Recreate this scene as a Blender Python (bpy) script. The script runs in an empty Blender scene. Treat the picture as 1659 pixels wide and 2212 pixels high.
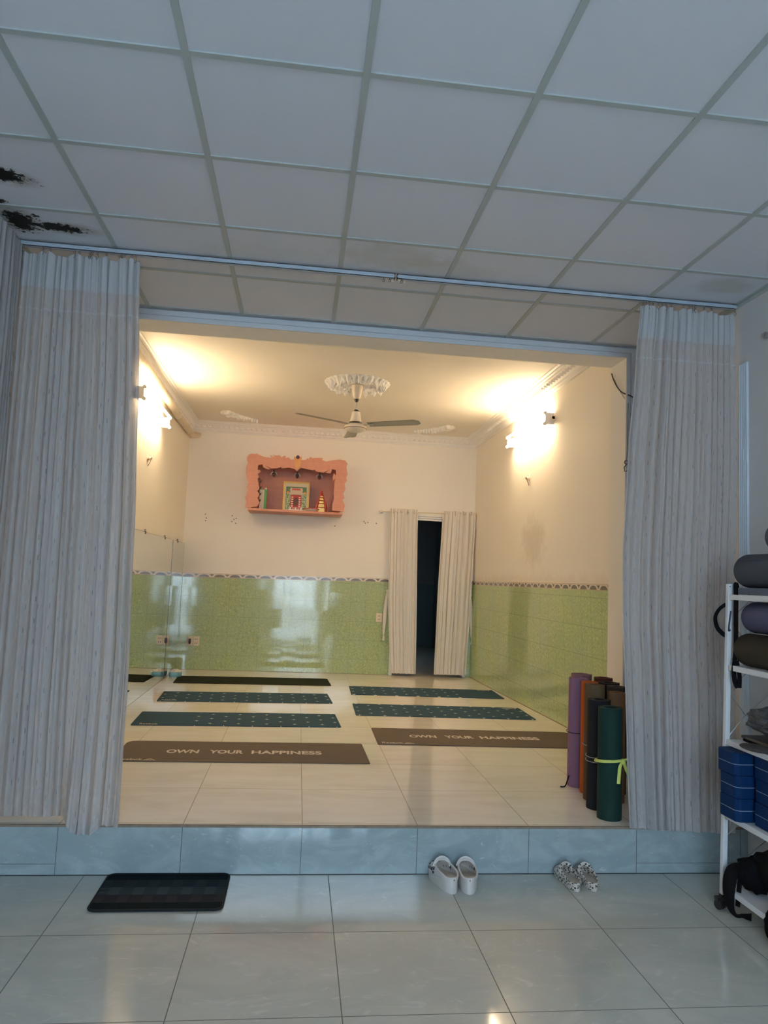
import bpy, bmesh, math, random
from mathutils import Vector, Matrix, noise as mnoise
random.seed(7)
PI = math.pi
scene = bpy.context.scene
COL = scene.collection

# ------------------------------------------------------------------ mesh helpers
class MB:
    """collects simple solids; build() links them as one mesh object"""
    def __init__(s): s.v = []; s.f = []; s.uv = None
    def add(s, vs, fs):
        o = len(s.v); s.v += [tuple(p) for p in vs]; s.f += [tuple(i + o for i in f) for f in fs]; return s
    def box(s, x0, x1, y0, y1, z0, z1, M=None):
        vs = [(x, y, z) for z in (z0, z1) for y in (y0, y1) for x in (x0, x1)]
        if M is not None: vs = [M @ Vector(p) for p in vs]
        return s.add(vs, [(0, 2, 3, 1), (4, 5, 7, 6), (0, 1, 5, 4), (2, 6, 7, 3), (0, 4, 6, 2), (1, 3, 7, 5)])
    def cyl(s, a, b, r0, r1=None, n=16, caps=True):
        a, b = Vector(a), Vector(b); r1 = r0 if r1 is None else r1
        d = (b - a).normalized(); u = d.orthogonal().normalized(); w = d.cross(u)
        vs = []
        for p, r in ((a, r0), (b, r1)):
            for i in range(n):
                t = 2 * PI * i / n; vs.append(p + (u * math.cos(t) + w * math.sin(t)) * r)
        fs = [(i, (i + 1) % n, n + (i + 1) % n, n + i) for i in range(n)]
        if caps: fs += [tuple(range(n))[::-1], tuple(range(n, 2 * n))]
        return s.add(vs, fs)
    def tube(s, pts, r, n=8, flat=1.0, up=None, closed=False):
        pts = [Vector(p) for p in pts]; m = len(pts); vs = []
        ref = Vector(up) if up else None; last = None
        for i, p in enumerate(pts):
            if closed: d = pts[(i + 1) % m] - pts[i - 1]
            else: d = pts[min(i + 1, m - 1)] - pts[max(i - 1, 0)]
            d.normalize()
            if ref is not None: u = ref - d * ref.dot(d)
            elif last is not None: u = last - d * last.dot(d)
            else: u = d.orthogonal()
            if u.length < 1e-5: u = d.orthogonal()
            u.normalize(); last = u; w = d.cross(u)
            rr = r[i] if isinstance(r, (list, tuple)) else r
            for k in range(n):
                t = 2 * PI * k / n; vs.append(p + u * math.cos(t) * rr * flat + w * math.sin(t) * rr)
        fs = []
        for i in range(m if closed else m - 1):
            j = (i + 1) % m
            for k in range(n): fs.append((i * n + k, i * n + (k + 1) % n, j * n + (k + 1) % n, j * n + k))
        if not closed: fs += [tuple(range(n))[::-1], tuple((m - 1) * n + k for k in range(n))]
        return s.add(vs, fs)
    def lathe(s, prof, c=(0, 0, 0), n=32):
        vs = []; m = len(prof)
        for r, z in prof:
            for k in range(n):
                t = 2 * PI * k / n; vs.append((c[0] + r * math.cos(t), c[1] + r * math.sin(t), c[2] + z))
        fs = [(i * n + k, i * n + (k + 1) % n, (i + 1) * n + (k + 1) % n, (i + 1) * n + k) for i in range(m - 1) for k in range(n)]
        fs += [tuple(range(n))[::-1], tuple((m - 1) * n + k for k in range(n))]
        return s.add(vs, fs)
    def ell(s, c, rx, ry, rz, nu=16, nv=10, f=None):
        c = Vector(c); vs = []; 
        for j in range(1, nv):
            ph = PI * j / nv
            for i in range(nu):
                t = 2 * PI * i / nu; d = Vector((math.sin(ph) * math.cos(t), math.sin(ph) * math.sin(t), math.cos(ph)))
                k = f(d) if f else 1.0
                vs.append(c + Vector((d.x * rx, d.y * ry, d.z * rz)) * k)
        for d in (Vector((0, 0, 1)), Vector((0, 0, -1))):
            k = f(d) if f else 1.0; vs.append(c + Vector((0, 0, d.z * rz)) * k)
        fs = []
        for j in range(nv - 2):
            for i in range(nu): fs.append((j * nu + i, (j + 1) * nu + i, (j + 1) * nu + (i + 1) % nu, j * nu + (i + 1) % nu))
        T = len(vs) - 2; B = T + 1; L = (nv - 2) * nu
        for i in range(nu): fs.append((T, i, (i + 1) % nu)); fs.append((B, L + (i + 1) % nu, L + i))
        return s.add(vs, fs)
    def prism(s, poly, fn, d0, d1):
        """poly = 2D outline; fn(a, b, d) -> 3D point"""
        n = len(poly); vs = [fn(a, b, d0) for a, b in poly] + [fn(a, b, d1) for a, b in poly]
        return s.add(vs, [tuple(range(n))[::-1], tuple(range(n, 2 * n))] + [(i, (i + 1) % n, n + (i + 1) % n, n + i) for i in range(n)])
    def grid(s, fn, nu, nv, closed_u=False):
        vs = [fn(i / nu, j / nv) for j in range(nv + 1) for i in range(nu if closed_u else nu + 1)]
        w = nu if closed_u else nu + 1
        fs = [(j * w + i, j * w + (i + 1) % w, (j + 1) * w + (i + 1) % w, (j + 1) * w + i) for j in range(nv) for i in range(nu)]
        return s.add(vs, fs)
    def build(s, name, mat, parent=None, smooth=False, loc=None, rot=None, recalc=True, bevel=0):
        me = bpy.data.meshes.new(name); me.from_pydata(s.v, [], s.f); me.update()
        if recalc:
            bm = bmesh.new(); bm.from_mesh(me); bmesh.ops.recalc_face_normals(bm, faces=bm.faces[:]); bm.to_mesh(me); bm.free()
        if smooth:
            me.polygons.foreach_set('use_smooth', [True] * len(me.polygons))
            if smooth != 'all': me.set_sharp_from_angle(angle=math.radians(40))
        me.materials.append(mat)
        o = bpy.data.objects.new(name, me); COL.objects.link(o)
        if parent: o.parent = parent
        if loc: o.location = loc
        if rot: o.rotation_euler = rot
        if bevel:
            m = o.modifiers.new('bevel', 'BEVEL'); m.width = bevel; m.segments = 2; m.limit_method = 'ANGLE'
        return o

def tag(o, label, cat, group=None, kind=None):
    o['label'] = label; o['category'] = cat
    if group: o['group'] = group
    if kind: o['kind'] = kind
    return o
def thing(name, label, cat, loc=(0, 0, 0), rot=(0, 0, 0), group=None):
    o = bpy.data.objects.new(name, None); COL.objects.link(o); o.empty_display_size = .05
    o.location = loc; o.rotation_euler = rot
    return tag(o, label, cat, group)
def struct(o):
    o['kind'] = 'structure'; return o
def copy_tree(o, parent=None):
    c = o.copy(); COL.objects.link(c); c.parent = parent
    for ch in list(o.children): copy_tree(ch, c)
    return c
def text_mesh(body, w, h, center, thick=.0006, bold=.0, z=0.0, flip=False, shear=0.0):
    cu = bpy.data.curves.new('t', 'FONT'); cu.body = body; cu.offset = bold; cu.extrude = .02; cu.shear = shear
    cu.space_word = 1.6 if ' ' in body else 1.0
    ob = bpy.data.objects.new('t', cu); COL.objects.link(ob)
    dg = bpy.context.evaluated_depsgraph_get(); me = bpy.data.meshes.new_from_object(ob.evaluated_get(dg))
    bpy.data.objects.remove(ob); bpy.data.curves.remove(cu)
    xs = [v.co.x for v in me.vertices]; ys = [v.co.y for v in me.vertices]
    x0, x1, y0, y1 = min(xs), max(xs), min(ys), max(ys); sg = -1 if flip else 1
    mb = MB()
    vs = [(center[0] + sg * ((v.co.x - x0) / (x1 - x0) - .5) * w, center[1] + sg * ((v.co.y - y0) / (y1 - y0) - .5) * h, z + (thick if v.co.z > 0 else 0)) for v in me.vertices]
    mb.add(vs, [tuple(p.vertices) for p in me.polygons]); bpy.data.meshes.remove(me)
    return mb

# ------------------------------------------------------------------ node helpers
class X:
    """a float socket with arithmetic"""
    def __init__(s, nt, sk): s.nt = nt; s.k = sk
    def op(s, o, b=None, c=None, rev=False):
        n = s.nt.nodes.new('ShaderNodeMath'); n.operation = o
        L = [s, b, c]
        if rev: L = [b, s, c]
        for i, q in enumerate(L):
            if q is None: continue
            if isinstance(q, X): s.nt.links.new(q.k, n.inputs[i])
            else: n.inputs[i].default_value = q
        return X(s.nt, n.outputs[0])
    def __add__(s, b): return s.op('ADD', b)
    __radd__ = __add__
    def __sub__(s, b): return s.op('SUBTRACT', b)
    def __rsub__(s, b): return s.op('SUBTRACT', b, rev=True)
    def __mul__(s, b): return s.op('MULTIPLY', b)
    __rmul__ = __mul__
    def __truediv__(s, b): return s.op('DIVIDE', b)
    def __lt__(s, b): return s.op('LESS_THAN', b)
    def __gt__(s, b): return s.op('GREATER_THAN', b)
    def fr(s): return s.op('FRACT')
    def fl(s): return s.op('FLOOR')
    def ab(s): return s.op('ABSOLUTE')
    def sq(s): return s.op('SQRT')
    def sn(s): return s.op('SINE')
    def mx(s, b): return s.op('MAXIMUM', b)
    def mn(s, b): return s.op('MINIMUM', b)
    def ss(s, a, b):
        n = s.nt.nodes.new('ShaderNodeMapRange'); n.interpolation_type = 'SMOOTHSTEP'
        s.nt.links.new(s.k, n.inputs[0]); n.inputs[1].default_value = a; n.inputs[2].default_value = b
        return X(s.nt, n.outputs[0])

class Mat:
    def __init__(s, name, color=(.8, .8, .8), rough=.6, metal=0, spec=.5, **kw):
        s.m = bpy.data.materials.new(name); s.m.use_nodes = True; s.nt = s.m.node_tree
        s.b = s.nt.nodes['Principled BSDF']; s.b.inputs['Base Color'].default_value = (*color, 1)
        s.b.inputs['Roughness'].default_value = rough; s.b.inputs['Metallic'].default_value = metal
        s.b.inputs['Specular IOR Level'].default_value = spec
        for k, v in kw.items(): s.b.inputs[k.replace('_', ' ')].default_value = v
    def pos(s, which='world'):
        if which == 'world': n = s.nt.nodes.new('ShaderNodeNewGeometry'); o = n.outputs['Position']
        else:
            n = s.nt.nodes.new('ShaderNodeTexCoord'); o = n.outputs['Object' if which == 'object' else 'UV']
        s.p = o
        x = s.nt.nodes.new('ShaderNodeSeparateXYZ'); s.nt.links.new(o, x.inputs[0])
        return tuple(X(s.nt, x.outputs[i]) for i in range(3))
    def vec(s, x, y, z):
        n = s.nt.nodes.new('ShaderNodeCombineXYZ')
        for i, q in enumerate((x, y, z)):
            if isinstance(q, X): s.nt.links.new(q.k, n.inputs[i])
            else: n.inputs[i].default_value = q
        return n.outputs[0]
    def noise(s, scale, detail=3, rough=.55, vec=None, dist=0):
        n = s.nt.nodes.new('ShaderNodeTexNoise'); n.inputs['Scale'].default_value = scale; n.inputs['Detail'].default_value = detail
        n.inputs['Roughness'].default_value = rough; n.inputs['Distortion'].default_value = dist
        v = vec if vec is not None else s.p
        s.nt.links.new(v, n.inputs['Vector']); return X(s.nt, n.outputs[0])
    def voro(s, scale, vec=None):
        n = s.nt.nodes.new('ShaderNodeTexVoronoi'); n.inputs['Scale'].default_value = scale
        s.nt.links.new(vec if vec is not None else s.p, n.inputs['Vector']); return X(s.nt, n.outputs[0])
    def mix(s, f, a, b):
        n = s.nt.nodes.new('ShaderNodeMix'); n.data_type = 'RGBA'
        if isinstance(f, X): s.nt.links.new(f.k, n.inputs[0])
        else: n.inputs[0].default_value = f
        for i, q in ((6, a), (7, b)):
            if isinstance(q, tuple): n.inputs[i].default_value = (*q, 1)
            else: s.nt.links.new(q, n.inputs[i])
        return n.outputs[2]
    def color(s, c): s.nt.links.new(c, s.b.inputs['Base Color']); return s
    def rough(s, x): s.nt.links.new(x.k, s.b.inputs['Roughness']); return s
    def bump(s, x, strength=.2, dist=.01):
        n = s.nt.nodes.new('ShaderNodeBump'); n.inputs['Strength'].default_value = strength; n.inputs['Distance'].default_value = dist
        s.nt.links.new(x.k, n.inputs['Height']); s.nt.links.new(n.outputs[0], s.b.inputs['Normal']); return s

def simple(name, color, rough=.6, metal=0, var=.12, scale=20, bump=0, **kw):
    m = Mat(name, color, rough, metal, **kw); m.pos('object')
    n = m.noise(scale, 4)
    m.color(m.mix(n, tuple(c * (1 - var) for c in color), tuple(min(1, c * (1 + var)) for c in color)))
    if bump: m.bump(m.noise(scale * 3, 3), bump, .004)
    return m.m

# ------------------------------------------------------------------ numbers (metres)
CAM_H = 1.5149
STEP_Y, STEP_Z = 3.8516, .2415
CEIL = 3.2387
FW0, FW1 = 4.83, 5.08            # thickness of the wall with the wide opening
OPX0, OPX1, OPZ = -1.22, 2.2475, 3.165
BACK_Y = 9.76
IN_CEIL = 3.5
LX = -1.535                       # left wall of the inner room
FLX, FRX = -1.60, 2.525           # walls of the front room
REAR = -2.2
def RX(y, z): return 2.375 + max(0, (BACK_Y - y)) * .040 * max(0, 1 - (z - .24) / 3.1)

# ------------------------------------------------------------------ materials
def tile_floor(name, base, vein, grout, x0, px, ys, rough, vs, gw=.0016, streak=(1, 1, 1)):
    m = Mat(name, base, rough); x, y, z = m.pos()
    gx = (((x - x0) / px + .5).fr() - .5).ab() * px
    g = (gx < gw)
    if isinstance(ys, tuple):
        gy = (((y - ys[0]) / ys[1] + .5).fr() - .5).ab() * ys[1]; g = g.mx(gy < gw)
    cell = m.vec(((x - x0) / px).fl() * 3.7, ((y - (ys[0] if isinstance(ys, tuple) else 0)) / .6).fl() * 5.1, 0)
    off = m.nt.nodes.new('ShaderNodeVectorMath'); off.operation = 'ADD'
    st = m.vec(x * streak[0], y * streak[1], z * streak[2])
    m.nt.links.new(st, off.inputs[0]); m.nt.links.new(cell, off.inputs[1])
    n1 = m.noise(vs, 6, .6, off.outputs[0], 1.2).ss(.35, .72)
    n2 = m.noise(vs * 3.3, 5, .6, off.outputs[0], 2.0).ss(.56, .75)
    c = m.mix(n1, base, vein); c = m.mix(n2 * .5, c, tuple(min(1, q * 1.22) for q in vein))
    m.color(m.mix(g, c, grout))
    m.rough(g * .5 + (n1 * .03 + rough)); m.b.inputs['Specular IOR Level'].default_value = .55
    m.bump(m.noise(2.2, 2, .5, off.outputs[0]), .010, .02)
    return m.m
M_FLOOR = tile_floor('front_floor_tile', (.465, .475, .425), (.54, .545, .485), (.10, .105, .095), -.9702, .6, (3.2479, .6), .055, 2.2, .002, (1, 1.6, 1))
M_INFLOOR = tile_floor('raised_floor_tile', (.88, .83, .735), (.80, .735, .625), (.26, .22, .165), -1.1117, .5989, (STEP_Y + .028, .6086), .065, 3.0, .002, (.35, 1.6, 1))

def riser_mat():
    m = Mat('riser_tile', (.5, .6, .6), .05); x, y, z = m.pos()
    g = (((x + 1.1117) / .5989 + .5).fr() - .5).ab() * .5989 < .0018
    ends = ((x < -1.112).mx(x > 1.885)) * ((z - .054).ab() < .0012)
    n1 = m.noise(3.2, 6, .6, m.vec(x * 1, x * .6, z * 2.2), 1.5).ss(.35, .7)
    n2 = m.noise(8, 5, .6, m.vec(x * 1.2 + 4, 0, z * 2.6), 2.5).ss(.6, .75)
    c = m.mix(n1, (.29, .36, .375), (.37, .44, .455)); c = m.mix(n2 * .55, c, (.56, .63, .64))
    m.color(m.mix(g.mx(ends), c, (.13, .15, .15))); m.bump(m.noise(5, 2), .02, .01); m.b.inputs['Specular IOR Level'].default_value = .85; return m.m
M_RISER = riser_mat()

def paint(name, a, b, stain=None):
    m = Mat(name, a, .65, spec=.25); x, y, z = m.pos()
    n = m.noise(1.3, 5, .6); c = m.mix(n.ss(.3, .75), a, b)
    d = m.noise(11, 6, .7).ss(.66, .8) * .18
    c = m.mix(d, c, tuple(q * .72 for q in a))
    if stain: c = stain(m, c, x, y, z)
    m.color(c); m.bump(m.noise(40, 3), .05, .004); return m.m
def stain_right(m, c, x, y, z):
    n = m.noise(7, 6, .7)
    dy = (y - 7.35) / .5; dz = (z - 1.98) / .33
    k = ((dy * dy + dz * dz).sq() + (n - .5) * 1.6).ss(1.0, .2) * .30
    c = m.mix(k, c, (.42, .36, .29))
    e = (((z - 1.56) / .10).ab() + (n - .5) * 2.4).ss(1.0, .0) * .25
    return m.mix(e, c, (.58, .50, .41))
M_WALL = paint('cream_wall_paint', (.895, .85, .765), (.915, .87, .79))
M_WALL_R = paint('cream_wall_paint_damp', (.895, .85, .765), (.915, .87, .79), stain_right)
M_WALL_F = paint('front_room_paint', (.585, .575, .57), (.63, .615, .60))
M_INCEIL = paint('inner_ceiling_paint', (.895, .85, .77), (.915, .87, .795))
M_PLASTER = simple('white_plaster', (.90, .89, .87), .5, var=.03)
M_TRIM = simple('grooved_white_trim', (.60, .63, .67), .4, var=.05)
M_BAR = simple('grey_metal_tee_bar', (.42, .46, .455), .45, var=.05)

def ceiling_mat():
    m = Mat('gypsum_ceiling_panel', (.7, .72, .74), .7, spec=.2); x, y, z = m.pos()
    c = m.mix(m.noise(1.1, 3), (.655, .675, .735), (.70, .715, .77))
    hi = m.noise(34, 5, .75); mid = m.noise(9, 5, .65); lo = m.noise(4.5, 3, .5)
    def spot(cx, cy, rx, ry, rot=0):
        ca, sa = math.cos(rot), math.sin(rot)
        a = ((x - cx) * ca + (y - cy) * sa) / rx; b = ((y - cy) * ca - (x - cx) * sa) / ry
        return (a * a + b * b).sq()
    # pale water marks
    for (cx, cy, rx, ry, w) in ((.42, 3.73, .36, .17, .30), (.72, 3.85, .35, .20, .22), (2.30, 3.72, .20, .13, .38), (-.25, 3.86, .5, .2, .12)):
        k = (spot(cx, cy, rx, ry) + (mid - .5) * 1.3).ss(1.05, .45) * w
        c = m.mix(k, c, (.40, .38, .29))
    # grey-brown halo and black mould
    halo = None; mould = None
    for (cx, cy, rx, ry, rot) in ((-1.43, 3.265, .15, .06, .35), (-1.49, 3.715, .105, .115, .1), (-1.33, 3.75, .15, .05, .05), (-1.58, 3.53, .08, .04, 0)):
        d = spot(cx, cy, rx * 1.5, ry * 1.6, rot) + (lo - .5) * 1.1
        h = d.ss(1.15, .35) * (mid.ss(.3, .6)); halo = h if halo is None else halo.mx(h)
        e = (spot(cx, cy, rx, ry, rot) + (hi - .5) * 2.6 + (mid - .5) * 1.2).ss(1.0, .72); mould = e if mould is None else mould.mx(e)
    c = m.mix(halo * .8, c, (.30, .27, .22)); c = m.mix(mould, c, (.012, .012, .011))
    m.color(c); return m.m
M_CEIL = ceiling_mat()

def green_tile(name, axis, gain=1.0):
    m = Mat(name, (.4, .5, .35), .07); x, y, z = m.pos(); a = x if axis == 'x' else y
    g = ((((a + .29) / .2 + .5).fr() - .5).ab() * .2 < .0017).mx((((z - .185) / .25 + .5).fr() - .5).ab() * .25 < .0019)
    v1 = m.noise(1, 3, .6, m.vec(a * 90 + z * 90, a * 16 - z * 16, 3.0)).ss(.40, .62)
    v2 = m.noise(1, 3, .6, m.vec(a * 16 + z * 16 + 5, a * 90 - z * 90, 7.0)).ss(.40, .62)
    sel = m.noise(26, 2).ss(.44, .56)
    f = v1 * sel + v2 * (1 - sel)
    c = m.mix(f, tuple(q * gain for q in (.31, .42, .225)), tuple(q * gain for q in (.55, .61, .31)))
    c = m.mix(m.noise(3, 2).ss(.3, .7) * .3, c, (.42, .55, .42))
    ca = ((a + .29) / .2 + .5).fl(); cz = ((z - .185) / .25 + .5).fl()
    wn = m.nt.nodes.new('ShaderNodeTexWhiteNoise'); m.nt.links.new(m.vec(ca, cz, 1.0), wn.inputs[0]); sp = m.nt.nodes.new('ShaderNodeSeparateXYZ'); m.nt.links.new(wn.outputs[1], sp.inputs[0])
    tilt = (X(m.nt, sp.outputs[0]) - .5) * ((a + .29) / .2 + .5).fr() * .2 + (X(m.nt, sp.outputs[1]) - .5) * ((z - .185) / .25 + .5).fr() * .25
    m.color(m.mix(g, c, (.30, .36, .26))); m.bump(tilt * 1.6 + m.noise(9, 3) * .02, .012, 1.0); m.b.inputs['Specular IOR Level'].default_value = .48; return m.m
M_GREEN_B = green_tile('green_tile_back', 'x'); M_GREEN_R = green_tile('green_tile_side', 'y', 1.18)

def border_mat():
    m = Mat('border_tile', (.7, .6, .5), .2); u, v, w = m.pos('uv')
    p = (u / .2).fr() - .5
    h = ((p / .34) * (p / .34) + ((v - .12) / .62) * ((v - .12) / .62)) < 1
    speck = m.noise(160, 4, .7, m.vec(u, v * .055, 0)).ss(.42, .56)
    up = v > .12
    t = ((p.ab() - .5).ab() * 3.6 < (v - .25)) * (v < .8)
    dark = m.mix(speck, (.09, .10, .11), (.30, .27, .25))
    c = m.mix((h * up).mx(t), (.74, .66, .58), dark)
    ln = (v < .10).mx(v > .93); c = m.mix(ln, c, (.55, .42, .34)); m.color(c); return m.m
M_BORDER = border_mat()

M_MIRROR = Mat('mirror_silver', (.84, .87, .84), .01, 1.0).m
M_MIRROR_EDGE = simple('mirror_edge', (.05, .09, .08), .2)
M_SALMON = None
def salmon():
    m = Mat('salmon_panel', (.8, .36, .24), .45); x, y, z = m.pos()
    r = (z / .085).fl(); off = (r * .5).fr()
    g = (((x / .17 + off).fr() - .5).ab() > .492).mx(((z / .085).fr() - .5).ab() > .485)
    c = m.mix(m.noise(18, 4), (.56, .235, .15), (.65, .29, .195)); m.color(m.mix(g * .45, c, (.74, .45, .33))); return m.m
M_SALMON = salmon()
M_GOLD = simple('gold_paint', (.72, .46, .12), .35, .5, var=.2)
M_RED = simple('red_lacquer', (.55, .05, .03), .4, var=.2)
M_BLACK = simple('black_plastic', (.015, .015, .016), .4)
M_BLACKCLOTH = simple('black_webbing', (.006, .006, .007), .9, scale=60, bump=.3, spec=.12)
M_WHITE = simple('white_plastic', (.80, .79, .76), .4, var=.04)
M_IVORY = simple('ivory_plastic', (.78, .66, .50), .4, var=.05)
M_BEIGE = simple('aged_cream_enamel', (.74, .66, .54), .35, var=.08)
M_BLADE = simple('grey_green_blade_enamel', (.40, .39, .33), .45, var=.08)
M_STEEL = simple('steel_wire', (.45, .45, .46), .35, .8)
M_DARKSTEEL = simple('dark_hook_wire', (.10, .10, .10), .4, .6)
M_RAIL = simple('pale_blue_grey_aluminium', (.50, .58, .66), .35, .2, var=.05)
M_FLUTE = simple('pale_fluted_plastic', (.60, .655, .71), .5, var=.05)
M_WRAP = simple('cream_pipe_wrap', (.72, .63, .50), .6, var=.12, scale=14, bump=.2)
M_WHITEMETAL = simple('white_enamel_metal', (.70, .71, .72), .4, var=.05)
M_BROWNEDGE = simple('bare_tile_edge', (.24, .19, .14), .8, var=.4, scale=30)
M_OUT = simple('pale_concrete', (.5, .5, .5), .9)
M_TUBE = Mat('lit_fluorescent_tube', (1, 1, 1), .4)
M_TUBE.b.inputs['Emission Color'].default_value = (1.0, .73, .435, 1); M_TUBE.b.inputs['Emission Strength'].default_value = 76
M_TUBE = M_TUBE.m

def curtain_mat(name, col, dash, trans=.34):
    m = Mat(name, col, .8, spec=.1); u, v, w = m.pos('uv')
    nt = m.nt
    if dash:
        cu = u / .05; cv = v / .11 + (cu.fl() * .37).fr()
        wn = nt.nodes.new('ShaderNodeTexWhiteNoise'); nt.links.new(m.vec(cu.fl(), cv.fl(), 0), wn.inputs[0]); r = X(nt, wn.outputs[0])
        d = ((cu.fr() - .3 - r * .4).ab() < .034) * ((cv.fr() - .3 - r * .4).ab() < .115) * (v < 2.62) * (r > .30)
        weave = m.noise(60, 3, .6, m.vec(u * 3, v * .25, 0))
        c = m.mix(weave.ss(.3, .7), tuple(q * .93 for q in col), tuple(min(1, q * 1.05) for q in col))
        c = m.mix(d * .6, c, (.16, .16, .19))
        lace = (v < .20) * m.noise(28, 4, .6, m.vec(u, v, 0)).ss(.5, .62) * .25
        c = m.mix(lace, c, tuple(min(1, q * 1.25) for q in col))
    else:
        c = m.mix(m.noise(30, 3, .6, m.vec(u * 2, v * .3, 0)), tuple(q * .95 for q in col), col)
    m.color(c)
    t = nt.nodes.new('ShaderNodeBsdfTranslucent'); nt.links.new(c, t.inputs[0])
    mx = nt.nodes.new('ShaderNodeMixShader'); mx.inputs[0].default_value = trans
    out = nt.nodes['Material Output']; nt.links.new(m.b.outputs[0], mx.inputs[1]); nt.links.new(t.outputs[0], mx.inputs[2])
    if dash:
        tr = nt.nodes.new('ShaderNodeBsdfTransparent'); m2 = nt.nodes.new('ShaderNodeMixShader'); m2.inputs[0].default_value = .085
        nt.links.new(mx.outputs[0], m2.inputs[1]); nt.links.new(tr.outputs[0], m2.inputs[2]); nt.links.new(m2.outputs[0], out.inputs[0])
    else: nt.links.new(mx.outputs[0], out.inputs[0])
    return m.m
M_SHEER = curtain_mat('white_flecked_sheer', (.555, .54, .54), True)
M_HEADER = curtain_mat('white_curtain_heading', (.56, .56, .57), False, .2)
M_DRAPE = curtain_mat('cream_white_drape', (.90, .85, .78), False, .12)

# ------------------------------------------------------------------ camera
cd = bpy.data.cameras.new('camera'); cam = bpy.data.objects.new('camera', cd); COL.objects.link(cam)
yaw, pitch, roll, fpx = .1131, .0925, .0429, 1561.6
cy, sy, cp, sp, cr, sr = math.cos(yaw), math.sin(yaw), math.cos(pitch), math.sin(pitch), math.cos(roll), math.sin(roll)
Fv = Vector((sy * cp, cy * cp, sp)); Rv = Vector((cy, -sy, 0)); Uv = Rv.cross(Fv)
R2 = Rv * cr + Uv * sr; U2 = Uv * cr - Rv * sr
cam.matrix_world = Matrix(((R2.x, U2.x, -Fv.x, 0), (R2.y, U2.y, -Fv.y, 0), (R2.z, U2.z, -Fv.z, CAM_H), (0, 0, 0, 1)))
cd.sensor_fit = 'VERTICAL'; cd.sensor_height = 36; cd.sensor_width = 27; cd.lens = fpx * 36 / 2212; cd.clip_start = .05
scene.camera = cam

# ------------------------------------------------------------------ room shell
def S(name, mb, mat, **k): return struct(mb.build(name, mat, **k))
S('floor', MB().box(FLX - .1, FRX + .1, REAR - .2, STEP_Y + .02, -.1, 0), M_FLOOR)
S('floor_raised', MB().box(FLX - .1, 2.75, STEP_Y + .012, 14.2, .0, STEP_Z), M_INFLOOR)
S('step_riser', MB().box(FLX - .02, FRX + .02, STEP_Y, STEP_Y + .0119, 0, STEP_Z - .012), M_RISER)
S('step_edge_trim', MB().box(FLX - .02, FRX + .02, STEP_Y - .002, STEP_Y + .0119, STEP_Z - .0119, STEP_Z), M_BROWNEDGE)
S('step_foot_joint_trim', MB().box(FLX, FRX, STEP_Y - .004, STEP_Y, 0, .003), simple('dark_joint', (.05, .055, .055), .8))
S('wall_left', MB().box(FLX - .1, FLX, REAR - .2, FW1, 0, 3.6), M_WALL_F)
S('wall_right', MB().box(FRX, FRX + .1, REAR - .2, FW0, 0, 3.6), M_WALL_F)
wf = MB().box(FLX - .1, OPX0, FW0, FW1, STEP_Z, 3.7).box(OPX1, 2.75, FW0, FW1, STEP_Z, 3.7).box(OPX0, OPX1, FW0, FW1, OPZ, 3.7)
S('wall_front', wf, M_WALL)
# grooved moulding round the opening (three steps)
tm = MB()
for i, (w0, w1, d) in enumerate(((0, .026, .012), (.026, .034, .005), (.034, .066, .016), (.066, .072, .007), (.072, .0735 + .012, .022))):
    tm.box(OPX1 + w0, OPX1 + w1, FW0 - d, FW0, STEP_Z, OPZ + w1)
    tm.box(OPX0 - w1, OPX0 - w0, FW0 - d, FW0, STEP_Z, OPZ + w1)
    tm.box(OPX0 - w0, OPX1 + w0, FW0 - d, FW0, OPZ + w0, min(OPZ + w1, CEIL - .002))
S('trim_1', tm, M_TRIM)
# suspended ceiling
S('ceiling', MB().box(FLX - .1, FRX + .1, REAR - .2, FW0, CEIL + .006, CEIL + .05), M_CEIL)
bars = MB(); bw = .0125
for i in range(-1, 7):
    x = -1.0794 + .61 * i
    if FLX < x < FRX: bars.box(x - bw, x + bw, REAR, FW0 - .003, CEIL - .001, CEIL + .0058)
for j in range(-7, 6):
    y = 1.7289 + .61 * j
    if REAR < y < FW0: bars.box(FLX, FRX, y - bw, y + bw, CEIL, CEIL + .0059)
bars.box(FLX, FLX + .022, REAR, FW0, CEIL - .002, CEIL + .0057); bars.box(FRX - .022, FRX, REAR, FW0, CEIL - .002, CEIL + .0057)
bars.box(FLX, FLX + .004, REAR, FW0, CEIL - .022, CEIL); bars.box(FRX - .004, FRX, REAR, FW0, CEIL - .022, CEIL)
S('ceiling_trim', bars, M_BAR)
# inner room
DX0, DX1, DZ = 1.30, 2.26, 2.335
bwall = MB().box(LX - .2, DX0, BACK_Y, BACK_Y + .12, STEP_Z, 3.7).box(DX1, 2.75, BACK_Y, BACK_Y + .12, STEP_Z, 3.7).box(DX0, DX1, BACK_Y, BACK_Y + .12, DZ, 3.7)
S('wall_back', bwall, M_WALL)
S('wall_inner_left', MB().box(LX - .12, LX, FW1, BACK_Y, STEP_Z, 3.7), M_WALL)
ny, nz = 24, 12
def rw(d):
    return lambda a, b: (RX(FW1 + (BACK_Y - FW1) * a, STEP_Z + 3.46 * b) + d, FW1 + (BACK_Y - FW1) * a, STEP_Z + 3.46 * b)
mbw = MB().grid(rw(0), ny, nz).grid(rw(.12), ny, nz)
S('wall_inner_right', mbw, M_WALL_R, smooth=True)
S('ceiling_inner', MB().box(LX - .12, 2.75, FW1, BACK_Y + .1, IN_CEIL, IN_CEIL + .1), M_INCEIL)
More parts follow.
